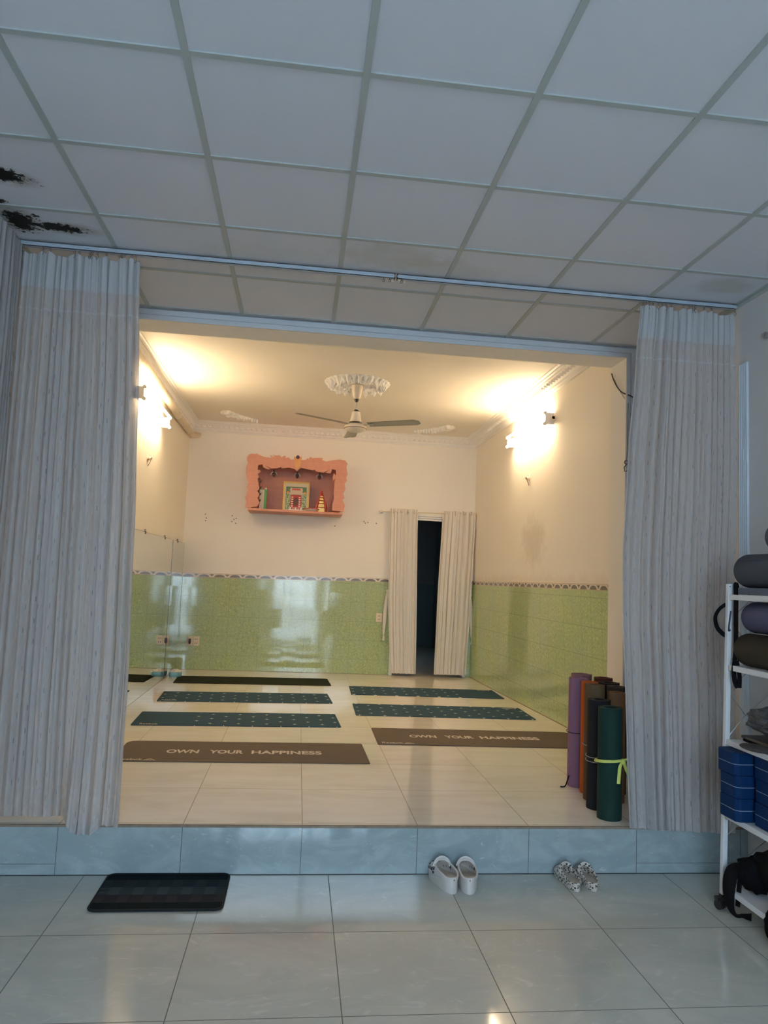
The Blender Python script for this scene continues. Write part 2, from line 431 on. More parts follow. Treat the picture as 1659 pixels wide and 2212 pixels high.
# cornices
PROF = [(0, -.125), (.020, -.125), (.026, -.112), (.042, -.106), (.050, -.090), (.100, -.042), (.106, -.030), (.124, -.026), (.128, -.014), (.150, -.010), (.156, 0)]
def cornice(name, fn, length, kz=1.0, kd=1.0):
    mb = MB(); n = len(PROF)
    mb.add([fn(0, d * kd, z * kz) for d, z in PROF] + [fn(length, d * kd, z * kz) for d, z in PROF], [(i, i + 1, n + i + 1, n + i) for i in range(n - 1)])
    k = int(length / .07)
    for i in range(k):                                    # raised leaf pattern along the cove
        s0 = (i + .5) * length / k
        for a, b, t in ((-.026, .004, .0), (.0, .022, .5), (-.018, .018, 1.)):
            q = []
            for ss, tt in ((s0 + a, .25), (s0 + (a + b) / 2, .5 - .35 * t), (s0 + b + .004, .3 + .4 * t), (s0 + (a + b) / 2, .85)):
                d = .052 + .046 * tt; z = -.088 + .044 * tt
                q.append((ss, d, z))
            mb.add([fn(x, d * kd, z * kz) for x, d, z in q] + [fn(q[0][0] * .5 + q[2][0] * .5, (.075 + .011) * kd, (-.066 - .011) * kz)], [(0, 1, 4), (1, 2, 4), (2, 3, 4), (3, 0, 4)])
    return S(name, mb, M_PLASTER)
cornice('trim_2', lambda s, d, z: (LX + d * .72, FW1 + s, IN_CEIL + z), BACK_Y - FW1, 1.15)
cornice('trim_3', lambda s, d, z: (2.375 - d * 1.15, FW1 + s, IN_CEIL + z), BACK_Y - FW1, .86)
cornice('trim_4', lambda s, d, z: (LX + s, BACK_Y - d, IN_CEIL + z), 2.375 - LX, 1.0)
# green wainscot with border, back wall and right wall
def bt(x): return 1.488 + (x - LX) / (2.375 - LX) * .056       # top of the border on the back wall
BH = .055; TT = .010
def quadstrip(pts, front, name, mat, uvlen=None):
    """pts: list of (base, lower, upper) -> 3D positions already offset; makes a slab front with UV"""
    me = bpy.data.meshes.new(name); vs = []; fs = []
    for lo, hi in pts: vs += [lo, hi]
    for i in range(len(pts) - 1): fs.append((2 * i, 2 * i + 2, 2 * i + 3, 2 * i + 1))
    # give it real thickness: back side offset
    n = len(vs); vs += [tuple(Vector(p) - Vector(front)) for p in vs]
    k = len(pts)
    for i in range(k - 1):
        a = 2 * i; fs.append((n + a, n + a + 1, n + a + 3, n + a + 2)); fs.append((a + 1, a + 3, n + a + 3, n + a + 1)); fs.append((a, n + a, n + a + 2, a + 2))
    fs.append((0, 1, n + 1, n)); e = 2 * (k - 1); fs.append((e, n + e, n + e + 1, e + 1))
    me.from_pydata(vs, [], fs); me.update(); uv = me.uv_layers.new(name='UVMap')
    acc = [0.0]
    for i in range(1, k): acc.append(acc[-1] + (Vector(pts[i][0]) - Vector(pts[i - 1][0])).length)
    for p in me.polygons:
        for li in p.loop_indices:
            vi = me.loops[li].vertex_index % n
            uv.data[li].uv = (acc[vi // 2], vi % 2)
    me.materials.append(mat); o = bpy.data.objects.new(name, me); COL.objects.link(o); return struct(o)
def back_strip(name, x0, x1, mat, lo, hi):
    k = 2; xs = [x0 + (x1 - x0) * i / k for i in range(k + 1)]
    return quadstrip([((x, BACK_Y - TT, lo(x)), (x, BACK_Y - TT, hi(x))) for x in xs], (0, -TT + .0005, 0), name, mat)
back_strip('wall_tile_back_left', LX, DX0 - .012, M_GREEN_B, lambda x: STEP_Z, lambda x: bt(x) - BH)
back_strip('wall_tile_back_right', DX1 + .012, RX(BACK_Y, 1) - TT, M_GREEN_B, lambda x: STEP_Z, lambda x: bt(x) - BH)
back_strip('wall_border_back_left', LX, DX0 - .012, M_BORDER, lambda x: bt(x) - BH + .0005, bt)
back_strip('wall_border_back_right', DX1 + .012, RX(BACK_Y, 1) - TT, M_BORDER, lambda x: bt(x) - BH + .0005, bt)
nyy = 12; yy = [BACK_Y - TT - (BACK_Y - TT - FW1) * i / nyy for i in range(nyy + 1)]
def rz(y): return 1.540 + (BACK_Y - y) / 4.0 * .010
rows = []
NZ = 6
mt = MB()
def rtile(a, b):
    y = BACK_Y - TT - (BACK_Y - TT - FW1) * a; z = STEP_Z + (rz(y) - BH - STEP_Z) * b
    return (RX(y, z) - TT, y, z)
def rtile2(a, b):
    q = rtile(a, b); return (q[0] + TT - .0006, q[1], q[2])
mt.grid(rtile, nyy, NZ).grid(rtile2, nyy, NZ)
S('wall_tile_right', mt, M_GREEN_R, smooth=True)
quadstrip([((RX(y, rz(y) - BH) - TT, y, rz(y) - BH + .0005), (RX(y, rz(y)) - TT, y, rz(y))) for y in yy], (-TT + .0006, 0, 0), 'wall_border_right', M_BORDER)
ledge = MB().box(LX, DX0 - .012, BACK_Y - .014, BACK_Y, 0, .006)
# grouted foot line along tiles
S('baseboard_right', MB().add([(RX(y, .25) - TT - s, y, z) for y in (FW1, BACK_Y - TT) for s, z in ((.006, STEP_Z), (.006, STEP_Z + .004), (0, STEP_Z + .006))], [(0, 1, 4, 3), (1, 2, 5, 4)]), M_BROWNEDGE)
S('baseboard_back', MB().box(LX, DX0 - .012, BACK_Y - TT - .004, BACK_Y - TT, STEP_Z, STEP_Z + .004), M_BROWNEDGE)
# door frame in the back wall and passage behind it
df = MB().box(DX0 - .04, DX0, BACK_Y - .03, BACK_Y + .13, STEP_Z, DZ + .02).box(DX1, DX1 + .04, BACK_Y - .03, BACK_Y + .13, STEP_Z, DZ + .02)
for k in range(3): df.box(DX0 - .04, DX1 + .04, BACK_Y - .03 - .006 * k, BACK_Y + .13, DZ + .028 * k, DZ + .028 * k + .02)
S('door_1', df, M_PLASTER)
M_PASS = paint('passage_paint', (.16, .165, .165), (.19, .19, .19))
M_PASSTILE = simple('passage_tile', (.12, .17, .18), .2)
ps = MB().box(.6, .7, BACK_Y + .12, 14, STEP_Z, 3.2).box(.6, 2.75, 14, 14.1, STEP_Z, 3.2).box(.6, 2.75, BACK_Y + .12, 14.1, 3.2, 3.3)
ps.box(2.65, 2.75, BACK_Y + .12, 11.6, STEP_Z, 3.2).box(2.65, 2.75, 12.2, 14, STEP_Z, 3.2).box(2.65, 2.75, 11.6, 12.2, STEP_Z, 1.9).box(2.65, 2.75, 11.6, 12.2, 2.4, 3.2)  # gap high in this side wall: unseen opening added to let sky light in
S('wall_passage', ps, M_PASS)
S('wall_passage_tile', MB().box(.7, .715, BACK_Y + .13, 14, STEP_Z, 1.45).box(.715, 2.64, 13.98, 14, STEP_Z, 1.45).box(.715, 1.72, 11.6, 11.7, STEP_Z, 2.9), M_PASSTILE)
# rear of the front room: shop front with door and windows for daylight, plus an unseen transom added to light the ceiling
OPEN = [(-.62, .64, 0.0, 2.0), (-1.0, -.80, .5, 2.0), (.86, 1.10, .5, 2.0), (-1.35, 1.85, 2.35, 3.0)]
xs = sorted({FLX - .1, FRX + .1, *[o[0] for o in OPEN], *[o[1] for o in OPEN]}); zs = sorted({0, 3.6, *[o[2] for o in OPEN], *[o[3] for o in OPEN]})
wr = MB()
for a, b in zip(xs, xs[1:]):
    for c, d in zip(zs, zs[1:]):
        mx_, mz_ = (a + b) / 2, (c + d) / 2
        if not any(o[0] < mx_ < o[1] and o[2] < mz_ < o[3] for o in OPEN): wr.box(a, b, REAR - .15, REAR, c, d)
S('wall_rear', wr, M_WALL_F)
for n, (a, b, c, d) in enumerate(OPEN):
    fr = MB(); t = .045
    fr.box(a, a + t, REAR - .1, REAR - .04, c, d).box(b - t, b, REAR - .1, REAR - .04, c, d).box(a, b, REAR - .1, REAR - .04, d - t, d)
    if n == 0:
        for q in (.25, .5, .75): fr.box(a + (b - a) * q - .02, a + (b - a) * q + .02, REAR - .1, REAR - .04, c, d)
        fr.box(a, b, REAR - .1, REAR - .04, 1.0, 1.04).box(a, b, REAR - .1, REAR - .04, .5, .53).box(a, b, REAR - .1, REAR - .04, 1.5, 1.53)
    else:
        fr.box(a, b, REAR - .1, REAR - .04, c, c + t).box((a + b) / 2 - .02, (a + b) / 2 + .02, REAR - .1, REAR - .04, c, d)
    S(('door_2', 'window_1', 'window_2', 'added_transom')[n], fr, M_WHITEMETAL)
    L = bpy.data.lights.new('daylight_portal', 'AREA'); L.shape = 'RECTANGLE'; L.size = b - a; L.size_y = d - c; L.cycles.is_portal = True
    lo = bpy.data.objects.new('daylight_portal', L); COL.objects.link(lo); lo.location = ((a + b) / 2, REAR - .16, (c + d) / 2); lo.rotation_euler = (PI / 2, 0, PI)
S('ground', MB().box(-14, 14, -26, REAR - .2, -.2, -.06), M_OUT)

# ------------------------------------------------------------------ daylight and lamps
w = bpy.data.worlds.new('sky'); scene.world = w; w.use_nodes = True
bg = w.node_tree.nodes['Background']; bg.inputs[0].default_value = (.60, .80, 1.0, 1); bg.inputs[1].default_value = 17.5

def lamp(label, x, y0, y1, z, side, tilt=0):
    t = thing('fluorescent_lamp', label, 'lamp', (x, (y0 + y1) / 2, z), group='fluorescent lamps on the side walls')
    h = (y1 - y0) / 2; s = side
    MB().box(min(0, s * .05), max(0, s * .05), -h, h, -.028, .028).build('batten', M_WHITE, t, bevel=.004)
    for e in (-1, 1):
        hd = MB().box(min(0, s * .085), max(0, s * .085), e * h - .012, e * h + .012, -.055, .055)
        for q in (-1, 1): hd.cyl((s * .088, e * (h - .02), q * .052), (s * .088, e * (h + .014), q * .052), .017, n=14)
        hd.build('lamp_holder', M_WHITE, t, bevel=.003)
    for q in (-1, 1):
        MB().cyl((s * .090, -h + .02, q * .052), (s * .090, h - .02, q * .052), .013, n=12).build('tube', M_TUBE, t, smooth=True)
    MB().cyl((s * .02, -h - .012, 0), (s * .02, -h - .05, 0), .016, n=12).box(min(s * .005, s * .04), max(s * .005, s * .04), -h - .05, -h - .03, -.02, .02).build('cable_plug', M_IVORY, t)
    return t
lamp('lit twin-tube fluorescent lamp on the cream wall beside the right-hand curtain', RX(7.4, 3.15) - .002, 6.68, 7.98, 3.135, -1)
lamp('lit twin-tube fluorescent lamp on the wall below the wrapped pipe', LX + .002, 6.50, 7.79, 3.07, 1)

# ------------------------------------------------------------------ curtains
def interp(tab, z):
    tab = sorted(tab)
    if z <= tab[0][0]: return tab[0][1]
    for (a, p), (b, q) in zip(tab, tab[1:]):
        if z <= b: k = (z - a) / (b - a); k = k * k * (3 - 2 * k) * .5 + k * .5; return p + (q - p) * k
    return tab[-1][1]
def curtain_mesh(name, left, right, ztop, zbot, depth, folds, seed, mat, parent, pt, nz=70, amp=.030, amp_top=.012, cloth=2.2, band=None, header_h=None, scallop=.008, off=0.0):
    """left/right: (z, s) tables along the rail; pt(s, d, z) -> 3D"""
    rnd = random.Random(seed); N = folds * 14
    wts = [rnd.uniform(.55, 1.5) for _ in range(folds)]; tot = sum(wts); cum = [0]
    for q in wts: cum.append(cum[-1] + q / tot)
    am = [rnd.uniform(.55, 1.25) for _ in range(folds)]; sk = [rnd.uniform(-.25, .25) for _ in range(folds)]
    def fold(u):
        for i in range(folds):
            if u <= cum[i + 1] or i == folds - 1:
                t = (u - cum[i]) / (cum[i + 1] - cum[i]); t = t + sk[i] * math.sin(PI * t) * .5
                return i, min(max(t, 0), 1)
    vs = []; uvs = []; fs = []
    rows = nz; W = interp(right, 1.5) - interp(left, 1.5)
    for j in range(rows + 1):
        for i in range(N + 1):
            u = i / N; k, t = fold(u); zt = ztop(u) if callable(ztop) else ztop; zb = zbot(u) if callable(zbot) else zbot
            f = j / rows
            zb2 = zb - scallop * abs(math.sin(PI * t * 1.0)) + scallop * .5
            z = zb2 + (zt - zb2) * f
            l, r = interp(left, z), interp(right, z)
            f = max(0, min(1, (z - STEP_Z) / 2.95))
            drift = math.sin(u * 9 + seed) * .012 * (1 - f) + math.sin(u * 23 + f * 3 + seed) * .004
            A = (amp_top + (amp - amp_top) * min(1, (1 - f) * 4 + .05)) * am[k]
            d = A * (math.cos(2 * PI * t) * .75 + .25 * math.cos(4 * PI * t + seed + k)) + .006 * math.sin(u * 31 + f * 5) + .0022 * math.sin(u * 210 + k + f * 3)
            s = l + (r - l) * (u + drift * math.sin(PI * u)) + .35 * A * math.sin(2 * PI * t) * math.sin(PI * min(1, u * 8, (1 - u) * 8) / 2)
            vs.append(pt(s, d + depth + off, z)); uvs.append((u * W * cloth, z - STEP_Z))
    for j in range(rows):
        for i in range(N): a = j * (N + 1) + i; fs.append((a, a + 1, a + N + 2, a + N + 1))
    me = bpy.data.meshes.new(name); me.from_pydata(vs, [], fs); me.update(); uv = me.uv_layers.new(name='UVMap')
    for p in me.polygons:
        p.use_smooth = True
        for li in p.loop_indices: uv.data[li].uv = uvs[me.loops[li].vertex_index]
    me.materials.append(mat); o = bpy.data.objects.new(name, me); COL.objects.link(o)
    if parent: o.parent = parent
    return o
RAILY = 3.935; RZ = CEIL - .03
def hook(x, parent, top=RZ + .003, y=RAILY, tilt=0.0, drop=.046):
    m = MB()
    ring = [(x + .005 * math.cos(a), y, top - .009 + .007 * math.sin(a)) for a in [i * PI / 5 for i in range(10)]]
    m.tube(ring, .0011, 5, closed=True)
    m.tube([(x + .002, y, top - .016), (x + .006 + tilt, y - .002, top - .024), (x + .004, y - .004, top - .036), (x - .001, y - .006, top - drop), (x - .006, y - .003, top - .034), (x - .004, y, top - .022)], .0012, 5)
    return m.build('hook', M_DARKSTEEL, parent)
def heading(parent, left, right, zt, seed, folds, z1, z2):
    """stitched heading tape in front of the cloth top, same folds, two rows"""
    pass
ptF = lambda s, d, z: (s, RAILY - d, z)
# left of the opening
hooksL = [-1.565, -1.456, -1.42, -1.292, -1.268, -1.213, -1.201, -1.174, -1.126, -1.048, -1.032, -.992, -.973]
hooksR = [1.931, 1.951, 1.971, 1.991, 2.026, 2.052, 2.075, 2.106, 2.182, 2.22, 2.237, 2.257, 2.313, 2.36, 2.507]
def bump01(q): q = min(1, max(0, q)); return q * q * (3 - 2 * q)
def sag(hooks, L, R, z0, amt):
    hs = [L - .02] + hooks + [R + .02]
    def f(u):
        x = L + (R - L) * u
        for a, b in zip(hs, hs[1:]):
            if a <= x <= b:
                t = (x - a) / (b - a); return z0 - min(amt, (b - a) * .28) * math.sin(PI * t)
        return z0
    return f
Ltab = ([(.2, -1.585), (3.2, -1.578)], [(.22, -.818), (.98, -.845), (1.7, -.866), (2.33, -.895), (3.17, -.945)])
Rtab = ([(.22, 1.826), (.55, 1.822), (1.03, 1.822), (1.70, 1.812), (2.24, 1.838), (2.85, 1.885), (3.17, 1.912)], [(.2, 2.43), (1.0, 2.475), (2.28, 2.512), (3.19, 2.505)])
for nm, lab, tab, hk, fo, sd in (('left', 'white flecked sheer curtain hooked below the black mould patches', Ltab, hooksL, 15, 3), ('right', 'white flecked sheer curtain beside the rolled exercise mats', Rtab, hooksR, 14, 11)):
    t = thing('curtain', lab, 'curtain', (0, 0, 0), group='sheer curtains at the wide opening')
    L0, R0 = interp(tab[0], 3.17), interp(tab[1], 3.17)
    zt = sag(hk, L0, R0, 3.189, .024)
    if nm == 'left':
        zb = lambda u: STEP_Z + .014 - .050 * bump01((u - .66) / .07) * bump01((.90 - u) / .06) - .020 * bump01((u - .86) / .14)
        dp = 0.0
    else:
        zb = lambda u: STEP_Z + .006 - .03 * max(0, u - .02) ** .6; dp = .0
    if nm == 'left':
        ptc = lambda s, d, z: (s, RAILY - d - max(0, (.9 - z)) * .168 * bump01((s + 1.13) / .07), z)
    else:
        ptc = lambda s, d, z: (s, RAILY - d - max(0, (1.3 - z)) * .098, z)
    c = curtain_mesh('cloth', tab[0], tab[1], zt, zb, dp, fo, sd, M_SHEER, t, ptc, amp=.021)
    # heading band: doubled cloth at the top
    ht = ([(a, b) for a, b in tab[0]], [(a, b) for a, b in tab[1]])
    curtain_mesh('heading_band', ht[0], ht[1], zt, lambda u: 2.985, dp, fo, sd, M_HEADER, t, ptF, nz=8, amp=.021, off=.0035, scallop=.003)
    st = curtain_mesh('stitched_hem_band', ht[0], ht[1], lambda u: 2.872, lambda u: 2.862, dp, fo, sd, M_HEADER, t, ptF, nz=2, amp=.021, off=.0045, scallop=.0)
    for i, hx in enumerate(hk): hook(hx, t, tilt=random.uniform(-.004, .004))
# curtain along the left side wall of the front room
t = thing('curtain', 'bluish white sheer curtain hanging along the side wall at the picture edge', 'curtain', group='sheer curtains at the wide opening')
curtain_mesh('cloth', [(0, 2.2), (3.3, 2.2)], [(0, 3.86), (3.3, 3.885)], 3.20, lambda u: .05, 0, 26, 5, M_SHEER, t, lambda s, d, z: (FLX + .052 + d * .9, s, z), amp=.028, amp_top=.02)
# rails
for x0, x1, lab in ((FLX + .012, .452, 'pale blue ceiling curtain rail, longer piece left of the joint'), (.462, FRX - .012, 'pale blue ceiling curtain rail, piece right of the joint')):
    t = thing('curtain_rail', lab, 'curtain rail', group='ceiling curtain rails')
    r = MB(); y0, y1, z0, z1 = RAILY - .014, RAILY + .014, CEIL - .029, CEIL - .0025
    r.box(x0, x1, y0, y0 + .003, z0, z1).box(x0, x1, y1 - .003, y1, z0, z1).box(x0, x1, y0, y1, z1 - .003, z1).box(x0, x1, y0, y0 + .0095, z0, z0 + .003).box(x0, x1, y1 - .0095, y1, z0, z0 + .003)
    r.box(x0, x1, y0 - .0022, y0, z0 + .011, z0 + .015)
    r.build('track', M_RAIL, t)
    e = x1 if x1 < 1 else x0; sg = -1 if x1 < 1 else 1
    MB().box(min(e, e + sg * .006), max(e, e + sg * .006), y0 - .001, y1 + .001, z0 - .001, z1).build('end_stop', M_DARKSTEEL, t)
    for k in range(4 if sg < 0 else 3):
        gx = e + sg * (.012 + .017 * k)
        MB().tube([(gx + .006 * math.cos(a), RAILY + .003 * k, z0 - .011 + .007 * math.sin(a)) for a in [i * PI / 5 for i in range(10)]], .0013, 5, closed=True).cyl((gx, RAILY, z0 - .005), (gx, RAILY, z0 + .006), .003, n=8).build('glider', M_DARKSTEEL if k % 2 else M_IVORY, t)
# fluted plastic strip on the right wall next to the curtain
fl = MB()
for k in range(5): fl.cyl((FRX - .004, 3.835 + k * .017, .3), (FRX - .004, 3.835 + k * .017, 2.86), .0095, n=10)
S('trim_5', fl, M_FLUTE, smooth=True)
wh = thing('wall_hook', 'small dark metal hook on the grey wall high at the right edge', 'hook')
MB().cyl((FRX - .002, 3.655, 2.96), (FRX - .02, 3.655, 2.96), .018, n=16).cyl((FRX - .02, 3.655, 2.96), (FRX - .035, 3.65, 2.955), .010, n=12).build('hook_body', M_STEEL, wh)
# door curtains
t = thing('curtain_rod', 'thin cream curtain rod above the doorway in the back wall', 'curtain rod')
MB().cyl((1.06, 9.665, 2.425), (2.405, 9.665, 2.455), .009, n=10).build('rod', M_BEIGE, t, smooth=True)
for x, z in ((1.075, 2.425), (2.385, 2.455)): MB().cyl((x, 9.665, z), (x, BACK_Y, z), .007, n=8).cyl((x, BACK_Y - .012, z), (x, BACK_Y, z), .022, n=14).build('bracket', M_STEEL, t)
for x, z in ((1.052, 2.4248), (2.413, 2.4552)): MB().ell((x, 9.665, z), .02, .016, .016).build('finial', M_BEIGE, t, smooth=True)
for lab, L, R, fo, sd in (('cream white doorway curtain hanging next to the two-hole wall socket', [(.25, 1.265), (1.3, 1.20), (2.43, 1.178)], [(.25, 1.612), (2.43, 1.562)], 8, 21), ('cream white doorway curtain nearer the green tiled side wall, slanting inwards', [(.25, 1.855), (1.25, 1.865), (2.43, 1.898)], [(.25, 2.292), (1.3, 2.33), (2.43, 2.362)], 8, 33)):
    t = thing('doorway_curtain', lab, 'curtain', group='doorway curtains')
    curtain_mesh('cloth', L, R, lambda u: 2.472, lambda u: STEP_Z + .035, 0, fo, sd, M_DRAPE, t, lambda s, d, z: (s, 9.665 - d, z), nz=40, amp=.030, amp_top=.022, cloth=1.8, scallop=.010)
    a, b = L[-1][1], R[-1][1]
    for k in range(4):
        x = a + (b - a) * (k + .5) / 4; z = 2.425 + (x - 1.06) * .0223
        MB().tube([(x, 9.665 + .030 * math.cos(q) , z + .030 * math.sin(q)) for q in [i * PI / 8 for i in range(16)]], .004, 6, closed=True).build('grommet', M_STEEL, t, smooth=True)
for lab, x, z0, z1, dx in (('white tasselled tieback left of the doorway, beside the wall socket', 1.195, 1.36, .80, -.03), ('white tasselled tieback at the corner right of the doorway', 2.335, 1.345, .785, .035)):
    t = thing('curtain_tieback', lab, 'tieback', group='doorway tiebacks')
    MB().cyl((x, BACK_Y - .012, z0), (x, BACK_Y - .06, z0), .006, n=8).ell((x, BACK_Y - .065, z0), .02, .014, .02).build('hook', M_WHITE, t, smooth=True)
    pts = [(x + dx * q * (1.6 - .6 * q), BACK_Y - .055, z0 - .02 - (z0 - z1) * q) for q in [i / 10 for i in range(11)]]
    MB().tube(pts, [.012 + .014 * math.sin(PI * i / 10) + .002 * (i % 2) for i in range(11)], 8, flat=.5, up=(0, 1, 0)).build('rope', M_DRAPE, t, smooth=True)
    MB().tube([pts[-1], (pts[-1][0] + .004, BACK_Y - .055, z1 - .05), (pts[-1][0] + .002, BACK_Y - .055, z1 - .10)], [.006, .013, .016], 8).build('tassel', M_DRAPE, t, smooth=True)

# ------------------------------------------------------------------ mirrors on the left wall
for y0, y1, lab in ((6.3, 8.862, 'wide frameless wall mirror, nearer of the two joined panes'), (8.869, BACK_Y - .03, 'narrow frameless wall mirror next to the room corner')):
    t = thing('wall_mirror', lab, 'mirror', (0, 0, 0), group='wall mirrors')
    MB().box(-1.512, -1.5105, y0, y1, STEP_Z + .002, 1.872).build('glass', M_MIRROR, t)
    MB().box(-1.517, -1.5121, y0, y1, STEP_Z + .002, 1.872).box(-1.5121, -1.5102, y1 - .0006, y1 + .0024, STEP_Z + .002, 1.872).build('backing', M_MIRROR_EDGE, t)
    MB().box(-1.517, -1.5095, y0, y1, 1.8721, 1.8755).build('top_edge', M_STEEL, t)
    MB().box(-1.5099, -1.5085, y0 - .0035 if y0 > 7 else y1 - .003, y0 + .003 if y0 > 7 else y1 + .003, STEP_Z + .002, 1.872).build('side_edge', M_MIRROR_EDGE, t)
    for y in ((7.3, 8.35) if y0 < 7 else (9.2,)):
        MB().box(-1.53, -1.506, y - .012, y + .012, 1.876, 1.884).box(-1.509, -1.506, y - .012, y + .012, 1.855, 1.884).cyl((-1.509, y, 1.895), (-1.525, y, 1.895), .005, n=8).build('clip', M_DARKSTEEL, t)
S('baseboard_left', MB().box(LX, -1.5095, 6.3, BACK_Y - .012, STEP_Z, STEP_Z + .0018), M_BROWNEDGE)

# ------------------------------------------------------------------ ceiling fan, rosette, plaster ornaments
FX, FY = .493, 7.25
ro = MB()
def rosette(a, b):
    th = 2 * PI * a; r = .05 + .275 * b
    if b > .93: r += .016 * abs(math.sin(th * 14)) * (b - .93) / .07
    h = .006
    rr = r / .325
    h += .030 * math.exp(-((rr - .62) / .045) ** 2)                     # ring
    h += .040 * abs(math.cos(16 * th)) * math.exp(-((rr - .85) / .10) ** 2)   # outer petals
    h += .030 * (.5 + .5 * math.cos(32 * th)) * math.exp(-((rr - .34) / .10) ** 2)  # inner flutes
    h += .045 * max(0, mnoise.noise(Vector((math.cos(th) * rr * 16, math.sin(th) * rr * 16, 2)))) * (1 if .45 < rr < .92 else .1)
    h += .026 * (math.cos(8 * th) ** 8) * math.exp(-((rr - .84) / .12) ** 2)
    if b > .985: h = 0
    return (FX + r * math.cos(th), FY + r * math.sin(th), IN_CEIL - h)
ro.grid(rosette, 384, 60, closed_u=True)
t = tag(ro.build('ceiling_rosette', M_PLASTER, None, smooth='all'), 'round white plaster rosette with petals around the fan mount', 'ceiling rosette')
def scroll_ornament(label, base, tip, bend, seed):
    rnd = random.Random(seed); mb = MB(); A, B = Vector(base), Vector(tip); d = B - A; L = d.length; d.normalize(); nrm = Vector((-d.y, d.x, 0))
    for i in range(13):
        q = i / 12; c = A + d * L * q + nrm * bend * math.sin(PI * q); wdt = .052 * (1 - q * .72)
        for s in (-1, 1):
            p = c + nrm * s * wdt * .8 + d * .01
            mb.ell((p.x, p.y, IN_CEIL - .010), .034 * (1.1 - q * .7) + .008 * rnd.random(), .026 * (1.1 - q * .6) + .010 * rnd.random(), .026 + .022 * rnd.random(), 10, 6)
        mb.ell((c.x, c.y, IN_CEIL - .005), .038 * (1.1 - q * .7), .038 * (1.1 - q * .7), .045 * (1.1 - .5 * q), 10, 6)
    return tag(mb.build('ceiling_ornament', M_PLASTER, None, smooth=True), label, 'plaster ornament', 'plaster leaf ornaments on the inner ceiling')
scroll_ornament('white plaster leaf ornament on the ceiling above the pink altar', (-1.01, 8.98, 0), (-.66, 9.36, 0), .03, 1)
scroll_ornament('white plaster leaf ornament on the ceiling above the doorway curtains', (1.83, 8.97, 0), (1.45, 9.38, 0), -.03, 2)
fan = thing('ceiling_fan', 'cream three-blade ceiling fan hanging from the plaster rosette', 'ceiling fan', (FX, FY, 0))
MB().lathe([(.0, 3.475), (.060, 3.475), (.060, 3.465), (.046, 3.36), (.030, 3.335), (.0, 3.333)]).build('canopy', M_BEIGE, fan, smooth=True)
MB().lathe([(.0, 3.335), (.022, 3.332), (.024, 3.322), (.012, 3.300), (0, 3.299)], n=16).build('ball_joint', M_BLACK, fan, smooth=True)
MB().cyl((0, 0, 3.30), (0, 0, 3.20), .008, n=12).build('downrod', M_STEEL, fan, smooth=True)
MB().lathe([(.0, 3.225), (.018, 3.224), (.023, 3.205), (.018, 3.192), (0, 3.191)], n=16).box(.012, .03, -.022, -.012, 3.17, 3.21).build('coupling', M_BLACK, fan, smooth=True)
MB().lathe([(.0, 3.200), (.040, 3.200), (.048, 3.160), (.058, 3.105), (.068, 3.098), (.070, 3.092), (0, 3.092)]).build('motor_neck', M_BEIGE, fan, smooth=True)
MB().lathe([(.0, 3.095), (.066, 3.094), (.066, 3.074), (0, 3.073)], n=24).build('motor_vent_ring', M_BLACK, fan, smooth=True)
hb = MB().lathe([(.0, 3.076), (.070, 3.075), (.105, 3.058), (.114, 3.044), (.113, 3.032), (.108, 3.027), (.104, 3.020), (.096, 3.010), (.066, 2.996), (.03, 2.990), (0, 2.990)]).build('motor_housing', M_BEIGE, fan, smooth=True)
MB().lathe([(.107, 3.0295), (.1145, 3.0315), (.1145, 3.028), (.108, 3.0255)]).build('rim_stripe', simple('bronze_line', (.35, .22, .12), .4, .4), hb, smooth=True)
blade = MB()
def bl(a, b):
    r = .14 + .55 * a; wd = .056 + .013 * a; wd *= (1 - max(0, (a - .93) / .07) ** 2 * .45); y = (b - .5) * 2 * wd
    return (r, y, -.17 * y + .006 * (1 - (2 * b - 1) ** 2))
blade.grid(bl, 14, 6); blade.grid(lambda a, b: (bl(a, b)[0], bl(a, b)[1], bl(a, b)[2] - .003), 14, 6)
arm = MB().box(.075, .20, -.020, .020, -.006, -.001)
for i, ang in enumerate((211, 331, 91)):
    if i == 0: b0 = blade.build('blade', M_BLADE, fan, smooth=True); ar0 = arm.build('blade_arm', M_STEEL, b0); b = b0
    else: b = copy_tree(b0, fan)
    b.location = (0, 0, 3.066); b.rotation_euler = (0, 0, math.radians(ang))
# wrapped pipe along the cornice
t = thing('wrapped_pipe', 'cream wrapped pipe running along the wall under the cornice', 'pipe')
pp = [(-1.482, 5.3, 3.355), (-1.482, 6.2, 3.352), (-1.480, 6.85, 3.345), (-1.486, 7.2, 3.330), (-1.486, 7.6, 3.322), (-1.480, 8.0, 3.312), (-1.486, 8.5, 3.300), (-1.484, 9.0, 3.298), (-1.484, 9.35, 3.295)]
def resample(p, n):
    p = [Vector(q) for q in p]; out = []
    for i in range(n + 1):
        f = i / n * (len(p) - 1); k = min(int(f), len(p) - 2); tt = f - k
        p0, p1, p2, p3 = p[max(k - 1, 0)], p[k], p[k + 1], p[min(k + 2, len(p) - 1)]
        out.append(.5 * ((2 * p1) + (p2 - p0) * tt + (2 * p0 - 5 * p1 + 4 * p2 - p3) * tt ** 2 + (3 * p1 - p0 - 3 * p2 + p3) * tt ** 3))
    return out
q = resample(pp, 120)
MB().tube(q, [.040 + .003 * math.sin(i * 1.7) + .0025 * math.sin(i * .6) for i in range(121)], 14).build('insulated_run', M_WRAP, t, smooth=True)
q = resample([(-1.484, 9.38, 3.292), (-1.475, 9.55, 3.292), (-1.44, 9.67, 3.305), (-1.40, 9.728, 3.322)], 16)
MB().tube(q, [.038] * 12 + [.036, .034, .03, .026, .02], 12).build('insulated_elbow', M_WRAP, t, smooth=True)
